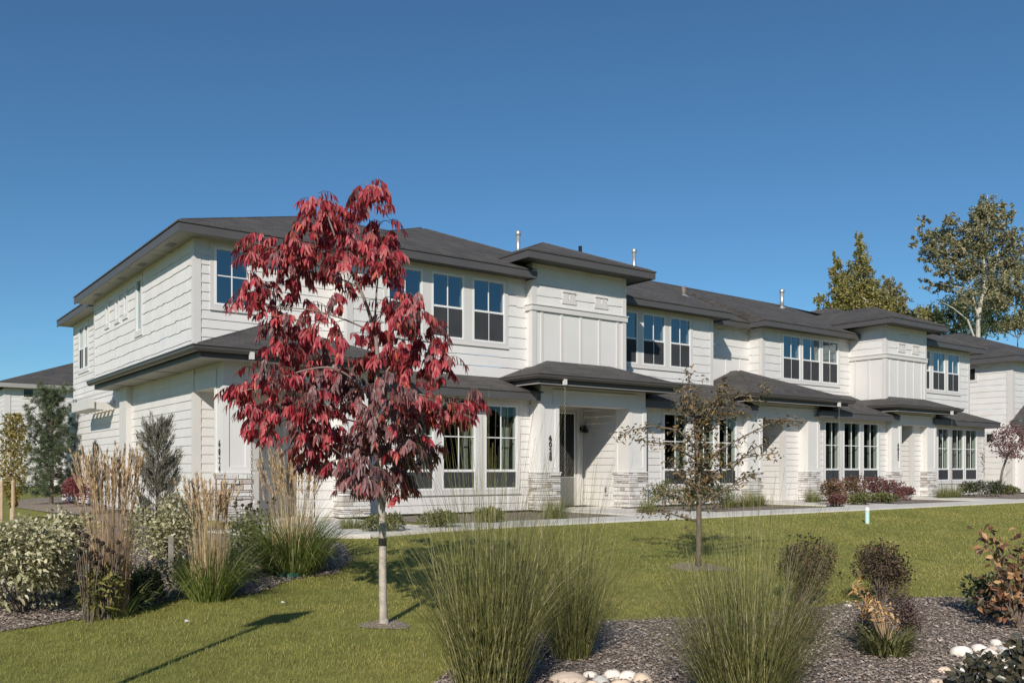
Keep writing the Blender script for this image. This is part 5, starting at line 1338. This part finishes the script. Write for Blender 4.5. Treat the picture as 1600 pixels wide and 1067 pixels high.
# ---- right foreground bed ------------------------------------------------------------------
SPIR = island('spirea_leaves', [(0, (0.060, 0.045, 0.028)), (0.5, (0.125, 0.095, 0.058)), (0.85, (0.19, 0.135, 0.085)), (1, (0.34, 0.17, 0.08))], 0.6, 0.3, 0.15)
SPIR2 = island('purple_brown_leaves', [(0, (0.060, 0.040, 0.036)), (0.5, (0.125, 0.080, 0.070)), (1, (0.21, 0.14, 0.115))], 0.6, 0.3, 0.15)
def seeded(px, py, w, h, label, mt, n=6000, heads=190, group='round brown shrubs'):
    o = shrub('spirea_shrub', px, py, w, h, mt, label, group=group, n=n, L=(.018, .035), W=(.009, .016), stems=30, shell=.3)
    x, y, z = o.location; u = at(px, py)[2] / F_PX; hd = MB()
    for k in range(heads):
        v = rdir(1, .0, 1)[0]; jr = rng.uniform(.72, 1.12); p = Vector((x + v[0] * w * u * .47 * jr, y + v[1] * w * u * .47 * jr, z + h * u * (.42 + .60 * v[2] * jr)))
        hd.tube([p - Vector((0, 0, .05)), p], .0018, 3, False); hd.tube([p - Vector((0, 0, .006)), p + Vector((0, 0, .004)), p + Vector((0, 0, .010))], [.006, .014, .004], 6)
    hd.build('seed_heads', SEED, o)
seeded(1258, 945, 105, 105, 'round brown shrub with dark seed heads beside the wide fountain grass', SPIR)
seeded(1378, 948, 96, 100, 'round brown shrub with dark seed heads on the mulch edge, right of its twin', SPIR)
shrub('dry_shrub', 1255, 1010, 95, 90, SPIR2, 'thin purple-brown shrub half hidden in the wide fountain grass', n=900, L=(.02, .04), W=(.008, .014), stems=26, shell=.2)
shrub('dry_shrub', 1415, 1010, 70, 90, SPIR2, 'purple-brown twiggy shrub behind the fading lily', n=1300, L=(.02, .04), W=(.008, .014), stems=26, shell=.2)
shrub('dry_shrub', 1355, 1010, 60, 62, SPIR2, 'small dry shrub left of the fading lily', n=600, L=(.02, .04), W=(.008, .014), stems=22, shell=.2)
YORG = island('dry_orange_petals', [(0, (0.540, 0.264, 0.072)), (0.5, (0.696, 0.432, 0.168)), (1, (0.792, 0.576, 0.312))], 0.6, 0.3, 0.3)
def lily(px, py, tips, label):
    x, y, z, d = rt(px, py); u = d / F_PX; o = empty('fading_lily', (x, y, z), label, 'plant')
    n = 340; a = rng.uniform(0, 6.28, n)
    P = np.stack([x + .15 * np.cos(a) * rng.random(n), y + .15 * np.sin(a) * rng.random(n), np.full(n, z)], -1)
    V, F, _, _ = blades(P, a, rng.uniform(.2, .8, n), rng.uniform(.16, .40, n), rng.uniform(.012, .022, n), rng.uniform(.8, 2.0, n), 6); build_np('leaves', V, F, MIXG, o)
    st = MB(); fl = []
    for (tx_, ty_) in tips:
        o_ = rng.normal(0, .05); t = ray_at(tx_, ty_, d + o_); b = Vector((x, y, z))
        st.tube([b, (b + t) / 2 + Vector((0, 0, .05)), t], [.006, .005, .003], 5)
        n = 9; fl.append(leaves(np.array(t)[None] + rng.normal(0, .028, (n, 3)), rdir(n, -.8, .8), rdir(n), rng.uniform(.04, .075, n), rng.uniform(.014, .026, n), .3, .3))
    st.build('stalks', BRONZE, o); build_np('dry_flowers', *join(fl), YORG, o)
lily(1385, 1026, [(1338, 912), (1345, 928), (1358, 940), (1372, 946), (1350, 952), (1380, 960), (1392, 965), (1340, 920), (1386, 950), (1362, 930), (1376, 955), (1398, 975), (1348, 940), (1366, 962)], 'green strap-leaved lily with dried orange flowers on the right mulch bed')
AUT = island('autumn_leaves', [(0, (0.07, 0.062, 0.034)), (0.35, (0.14, 0.085, 0.05)), (0.6, (0.24, 0.105, 0.062)), (0.82, (0.44, 0.23, 0.105)), (1, (0.66, 0.42, 0.20))], 0.45, 0.4, 0.2)
def shrub_autumn():
    x, y, z, d = rt(1592, 985); u = d / F_PX; q = lambda px, py, o_=0: ray_at(px, py, d + o_)
    o = empty('viburnum_shrub', (x, y, z), 'tall shrub with large bronze and orange leaves at the right edge of the photo', 'shrub')
    st = MB(); P = []
    for top in ((1530, 830), (1548, 826), (1562, 850), (1590, 835), (1605, 845), (1620, 860), (1580, 880), (1545, 905), (1530, 935), (1600, 900), (1570, 930), (1640, 850)):
        b = Vector((x, y, z)); o_ = rng.normal(0, .15); t = q(*top, o_); m_ = (b + t) / 2 + Vector((0, 0, .06)); st.tube([b, m_, t], [.012, .008, .003], 5)
        for s in np.linspace(.3, 1.02, 11):
            p = b * (1 - s) ** 2 + m_ * 2 * s * (1 - s) + t * s * s; P += [np.array(p) + rng.normal(0, .03, 3) for _ in range(3)]
    st.build('stems', BARK_BROWN, o); P = np.array(P); n = len(P)
    build_np('foliage', *leaves(P, rdir(n, -.7, .7), norm(rdir(n) + np.array([0, 0, .8])), rng.uniform(.06, .105, n), rng.uniform(.035, .06, n), .3, .2), AUT, o)
shrub_autumn()
shrub('green_undergrowth', 1548, 965, 90, 70, DGR, 'dark green leafy bush at the left foot of the autumn shrub', n=700, L=(.04, .06), W=(.02, .035), stems=10)
CUR = island('dark_glossy_leaves', [(0, (0.035, 0.042, 0.031)), (0.6, (0.084, 0.084, 0.056)), (1, (0.154, 0.119, 0.070))], 0.3, 0.6, 0.1)
shrub('dark_shrub', 1545, 1100, 130, 75, CUR, 'dark glossy shrub in the bottom right corner in front of the pale boulders', n=520, L=(.045, .075), W=(.035, .05), stems=16, shell=.4)
shrub('dark_shrub', 1607, 1080, 70, 85, CUR, 'dark glossy shrub cut by the right edge, above the bottom corner', n=300, L=(.045, .075), W=(.035, .05), stems=10, shell=.4)
# river stones
PEB = [plain('river_stone_%s' % n_, c, .75, .22, 9, bscale=30, bstr=.25) for n_, c in (('white', (0.840, 0.756, 0.658)), ('buff', (0.700, 0.560, 0.420)), ('grey', (0.504, 0.490, 0.462)), ('tan', (0.602, 0.490, 0.392)))]
def stone(px, py, wpx, hpx, k, label, group):
    x, y, z, d = rt(px, py); u = d / F_PX; a = wpx * u / 2; c = hpx * u * .55; b = a * rng.uniform(.7, .95)
    V = []; F = []; nu, nv = 18, 12; ph = rng.uniform(0, 6, 6)
    for j in range(nv + 1):
        th = math.pi * j / nv
        for i in range(nu):
            p = 2 * math.pi * i / nu; r = 1 + .07 * math.sin(2 * p + ph[0]) * math.sin(th) + .05 * math.sin(3 * th + ph[1]) + .04 * math.sin(3 * p + 2 * th + ph[2]) * math.sin(th)
            ct, st_ = math.cos(th), math.sin(th); e = .85
            lx, ly = a * r * (abs(math.cos(p)) ** e) * math.copysign(1, math.cos(p)) * st_, b * r * (abs(math.sin(p)) ** e) * math.copysign(1, math.sin(p)) * st_
            V.append((x + lx * RX + ly * VX, y + lx * RY + ly * VY, z + c * .34 + c * r * ct))
    for j in range(nv):
        for i in range(nu):
            A = j * nu + i; B = j * nu + (i + 1) % nu; F += [(A, B, B + nu), (A, B + nu, A + nu)]
    tag(build_np('river_stone', np.array(V), np.array(F), PEB[k], smooth=True), label, 'stone', group)
g1 = 'river stones at the bottom middle'; g2 = 'pale river stones at bottom right'
for a in ((888, 1066, 58, 24, 3, 'large tan boulder at the left end of the bottom middle stones', g1), (922, 1058, 24, 14, 0, 'small white stone behind the large tan boulder', g1), (938, 1068, 28, 18, 2, 'grey stone right of the large tan boulder', g1), (957, 1062, 30, 22, 0, 'round white stone in the middle of the bottom stones', g1),
          (982, 1062, 30, 20, 0, 'flat white stone right of the round white one', g1), (1003, 1066, 34, 20, 1, 'buff stone at the right end of the bottom stones', g1), (970, 1078, 36, 22, 1, 'buff stone cut by the bottom edge in the middle', g1), (925, 1080, 32, 22, 1, 'orange-buff stone cut by the bottom edge beside the boulder', g1), (1048, 1060, 10, 7, 0, 'tiny white pebble on the mulch right of the bottom stones', g1),
          (1502, 1026, 32, 24, 0, 'big white stone at the left end of the right stone pile', g2), (1530, 1018, 24, 17, 0, 'white stone at the top of the right stone pile', g2), (1556, 1010, 18, 16, 0, 'small white stone highest in the right stone pile', g2), (1545, 1026, 28, 18, 0, 'white stone in the middle of the right stone pile', g2), (1582, 1016, 24, 20, 0, 'white stone right of the top of the right pile', g2),
          (1520, 1042, 36, 24, 1, 'buff stone low in the right stone pile', g2), (1560, 1042, 34, 26, 3, 'tan stone behind the dark shrub leaves', g2), (1590, 1044, 26, 22, 0, 'white stone at the picture edge behind the dark shrub', g2), (1475, 1052, 22, 14, 1, 'flat buff stone half buried left of the right pile', g2), (1462, 1070, 26, 14, 1, 'buff stone at the bottom edge left of the dark shrub', g2), (1530, 1060, 26, 18, 2, 'grey stone under the dark shrub', g2), (1325, 948, 12, 6, 0, 'small white pebble at the lawn edge behind the dry shrub', g2)):
    stone(*a)
for k, (px, py, w_, h_) in enumerate(((1516, 1031, 22, 15), (1536, 1035, 24, 16), (1572, 1027, 22, 15), (1566, 1018, 18, 13), (1592, 1030, 22, 16), (1550, 1018, 18, 13), (1578, 1038, 22, 14), (1508, 1042, 20, 13), (1548, 1048, 22, 14))):
    stone(px, py, w_, h_, (0, 1, 0, 2, 0, 3, 0, 1, 0)[k], 'small pale stone filling the right stone pile between the larger ones', g2)

# ---- background trees ------------------------------------------------------------------------
def bigtree(name, px, d, top, wpx, mat, bark, label, n, base_py=560, lobes=(), L=(.10, .2), group='trees behind the houses', trunkw=5, forks=(), nolimb=False):
    u = d / F_PX; q = lambda a, b, o_=0: ray_at(a, b, d + o_)
    g = q(px, HOR); z0 = -.1; o = empty(name, (g.x, g.y, z0), label, 'tree', group)
    tr = MB(); tb = Vector((g.x, g.y, z0 - .2))
    for fi, f in enumerate(forks or [[(px, base_py), (px, top + 8)]]):
        pts = [tb] + [q(*p) if len(p) == 2 else q(p[0], p[1], p[2]) for p in f]
        tr.tube(pts, [trunkw * u * (1 - .85 * i / (len(pts) - 1)) * (1 if fi == 0 else .6) for i in range(len(pts))], 7)
    P = []; tot = sum(l[2] * l[3] for l in lobes)
    for lx, ly, rx, ry in lobes:
        m = max(30, int(n * rx * ry / tot)); o_ = rng.normal(0, rx * u * .45)
        if not nolimb and rng.random() < .5:
            f0 = (forks or [[(px, base_py), (px, top + 8)]])[0]
            tr.tube([q(px + (lx - px) * .15, min(ly + ry * 1.6, base_py)), q(px + (lx - px) * .6, ly + ry * .7, o_ * .5), q(lx, ly - ry * .3, o_)], [1.0 * u, .65 * u, .25 * u], 4, False)
        # sprays: leaves strung along short rising twigs spread through the lobe, thinning outwards
        nt_ = max(4, m // 26); tc = rng.normal(0, .46, (nt_, 3)); td_ = norm(rdir(nt_) * .7 + np.array([0, 0, .75])); ci = rng.integers(0, nt_, m)
        v = tc[ci] + td_[ci] * rng.uniform(-.22, .30, m)[:, None] + rng.normal(0, .07, (m, 3))
        P.append(np.array([np.array(q(lx + v[i, 0] * rx, ly + v[i, 2] * ry, o_ + v[i, 1] * rx * u)) for i in range(m)]))
    tr.build('trunk', bark, o)
    P = np.concatenate(P); m = len(P)
    build_np('crown', *leaves(P, rdir(m), rdir(m), rng.uniform(*L, m), rng.uniform(L[0] * .6, L[1] * .6, m), .1, .15), mat, o)
POP = island('poplar_leaves', [(0, (0.10, 0.112, 0.030)), (0.4, (0.21, 0.205, 0.060)), (0.75, (0.34, 0.295, 0.095)), (1, (0.46, 0.35, 0.14))], 0.5, 0.35, 0.2)
COT = island('cottonwood_leaves', [(0, (0.085, 0.095, 0.045)), (0.4, (0.19, 0.19, 0.095)), (0.75, (0.33, 0.30, 0.165)), (1, (0.50, 0.40, 0.21))], 0.5, 0.35, 0.2)
DKT = island('dark_tree_leaves', [(0, (0.030, 0.048, 0.022)), (0.6, (0.065, 0.095, 0.042)), (1, (0.14, 0.165, 0.075))], 0.5, 0.35, 0.15)
def spire(px, top, w, base=520): 
    return [(px + rng.normal(0, w * .12), top + (base - top) * t, max(4, w * .80 * (t ** .7)), (base - top) * .11 + 3) for t in np.linspace(.05, .95, 12)]
bigtree('poplar_tree', 1306, 62, 402, 30, POP, BARK_WHITE, 'yellow-green poplar, leftmost of the row behind the roofs', 9000, lobes=spire(1308, 402, 34) + [(1284, 470, 8, 14), (1276, 478, 5, 8)], trunkw=3)
bigtree('poplar_tree', 1343, 64, 372, 44, POP, BARK_WHITE, 'tallest pointed yellow-green poplar behind the second tower', 14000, lobes=spire(1344, 372, 50), trunkw=4)
bigtree('poplar_tree', 1390, 66, 432, 50, COT, BARK_WHITE, 'lower loose grey-green poplar right of the tallest pointed one', 10000, lobes=spire(1388, 434, 60), trunkw=3)
bigtree('poplar_tree', 1365, 63, 440, 60, POP, BARK_WHITE, 'broad yellow-green poplar between the two taller points of the row', 12000, lobes=[(1330, 470, 22, 24), (1360, 460, 22, 26), (1375, 480, 24, 22), (1345, 495, 26, 20), (1310, 490, 18, 22), (1400, 490, 22, 20), (1420, 500, 14, 14), (1322, 445, 14, 18)], trunkw=3)
bigtree('poplar_tree', 1450, 70, 470, 40, POP, BARK_WHITE, 'small yellowish tree between the poplars and the big cottonwood', 6000, lobes=[(1442, 492, 16, 16), (1428, 505, 14, 12), (1462, 500, 14, 18), (1410, 508, 14, 10)], trunkw=3)
bigtree('dark_tree', 1490, 68, 460, 90, DKT, BARK_BROWN, 'dark green tree behind the white cottonwood trunks', 13000, lobes=[(1480, 500, 26, 28), (1505, 480, 28, 34), (1540, 492, 30, 34), (1560, 470, 24, 26), (1465, 520, 16, 14), (1520, 515, 30, 20)], trunkw=3)
bigtree('cottonwood_tree', 1527, 56, 300, 170, COT, BARK_WHITE, 'tall cottonwood with bare white forked trunks at the right edge', 30000, trunkw=4.0, base_py=530,
        forks=[[(1528, 528), (1529, 490), (1538, 450), (1537, 400), (1540, 340), (1543, 305)], [(1528, 528), (1528, 492), (1516, 452), (1508, 432), (1492, 408), (1470, 380)], [(1529, 520), (1533, 470), (1552, 430), (1560, 390), (1572, 350)], [(1527, 540), (1512, 500), (1490, 482), (1472, 472)]],
        lobes=[(1542, 320, 18, 20), (1528, 330, 14, 16), (1560, 330, 14, 18), (1545, 355, 26, 24), (1575, 365, 20, 20), (1515, 360, 20, 18), (1485, 345, 14, 14), (1475, 372, 20, 16), (1448, 362, 14, 16), (1440, 345, 10, 8), (1460, 392, 22, 16), (1428, 376, 9, 10), (1500, 390, 24, 20), (1535, 390, 28, 24), (1575, 400, 24, 24), (1595, 385, 18, 22), (1470, 420, 24, 16), (1445, 400, 14, 12), (1505, 430, 24, 20), (1545, 430, 28, 24), (1585, 440, 26, 26), (1470, 448, 26, 10), (1448, 440, 10, 8), (1510, 465, 26, 16), (1560, 468, 28, 22), (1595, 470, 16, 22), (1490, 372, 26, 22), (1530, 372, 26, 24), (1520, 410, 30, 22), (1560, 415, 26, 22), (1485, 405, 24, 18), (1550, 450, 30, 18), (1590, 420, 20, 20), (1450, 378, 14, 14), (1540, 338, 22, 20), (1575, 340, 12, 16)], L=(.10, .19))
bigtree('far_tree', 1590, 75, 490, 50, COT, BARK_BROWN, 'grey-green tree low at the right edge behind the neighbouring roof', 6000, lobes=[(1580, 505, 18, 14), (1602, 500, 20, 18), (1560, 510, 14, 10)], trunkw=2)

# ---- the wood across the street, behind the camera: seen only in the ground-floor windows
WOODT = island('street_wood_leaves', [(0, (0.02, 0.03, 0.012)), (0.6, (0.06, 0.07, 0.03)), (1, (0.12, 0.11, 0.05))], 0.6, 0.3, 0.0)
def wood():
    n = 16000; t = rng.random(n)
    hh = 7.2 + 1.6 * np.sin(t * 37) + 1.1 * np.sin(t * 91 + 1)
    x = -40 + 260 * t; y = -52 + rng.normal(0, 1.6, n) + 3 * np.sin(t * 23); z = hh * rng.random(n) ** .8 - .3
    P = np.stack([x, y, z], -1)
    tag(build_np('street_trees', *leaves(P, rdir(n), rdir(n), rng.uniform(1.1, 2.1, n), rng.uniform(.8, 1.5, n), .1, .1), WOODT), 'dark row of leafy trees along the far side of the street', 'trees', kind='stuff')
wood()

# ---- sign behind the camera (its shadow crosses the lawn) --------------------------------------
SUN = Vector((1.12, 1.0, -0.90)).normalized()
hx, hy, _ = at(440, 965); hz_ = float(gz(hx, hy)); t = 2.35 / -SUN.z
tx_, ty_ = hx - SUN.x * t, hy - SUN.y * t; tz_ = hz_ + 2.35
bz = float(gz(tx_, ty_)); S = empty('sign_post', (tx_, ty_, bz), 'metal street sign post whose shadow crosses the lawn', 'sign post')
m = MB(); m.tube([(tx_, ty_, bz), (tx_, ty_, tz_ + .1)], .028, 8); m.build('post', GALV, S)
m = MB(); m.box(tx_ - .22, tx_ + .22, ty_ - .012, ty_ - .004, tz_ - .22, tz_ + .16); s = m.build('sign_plate', GALV, S)

# ================================================================== LIGHT, SKY, CAMERA
w = bpy.data.worlds.new('World'); sc.world = w; w.use_nodes = True
nt = w.node_tree; sky = nt.nodes.new('ShaderNodeTexSky'); sky.sky_type = 'NISHITA'; sky.sun_disc = False
el = math.asin(-SUN.z); sky.sun_elevation = el; sky.sun_rotation = math.atan2(-SUN.x, -SUN.y) % (2 * math.pi)
sky.altitude = 800; sky.air_density = 1.0; sky.dust_density = 0.0; sky.ozone_density = 3.0
tint = nt.nodes.new('ShaderNodeMix'); tint.data_type = 'RGBA'; tint.blend_type = 'MULTIPLY'; tint.inputs['Factor'].default_value = 1; tint.inputs[7].default_value = (0.63, 0.97, 1.12, 1)   # clear dry air: less red in the sky
nt.links.new(sky.outputs[0], tint.inputs[6]); nt.links.new(tint.outputs[2], nt.nodes['Background'].inputs[0]); nt.nodes['Background'].inputs[1].default_value = 0.085
sl = bpy.data.lights.new('sun', 'SUN'); sl.energy = 4.5; sl.angle = R(0.53); sl.color = (1.0, 0.93, 0.845)
so = bpy.data.objects.new('sun', sl); col.objects.link(so); so.rotation_euler = SUN.to_track_quat('-Z', 'Y').to_euler(); so.location = (-20, -20, 25)
cam = bpy.data.cameras.new('camera'); co = bpy.data.objects.new('camera', cam); col.objects.link(co)
co.location = (CAMX, CAMY, EYE); co.rotation_euler = (R(90), 0, AZ - R(90))
cam.sensor_width = 36; cam.lens = F_PX / 1600 * 36; cam.shift_y = (HOR - 533.5) / 1600; cam.clip_end = 3000; cam.clip_start = 0.05
sc.camera = co
sc.view_settings.view_transform = 'Standard'; sc.view_settings.look = 'None'; sc.view_settings.gamma = 1; sc.view_settings.exposure = 0.0
sc.view_settings.use_curve_mapping = False
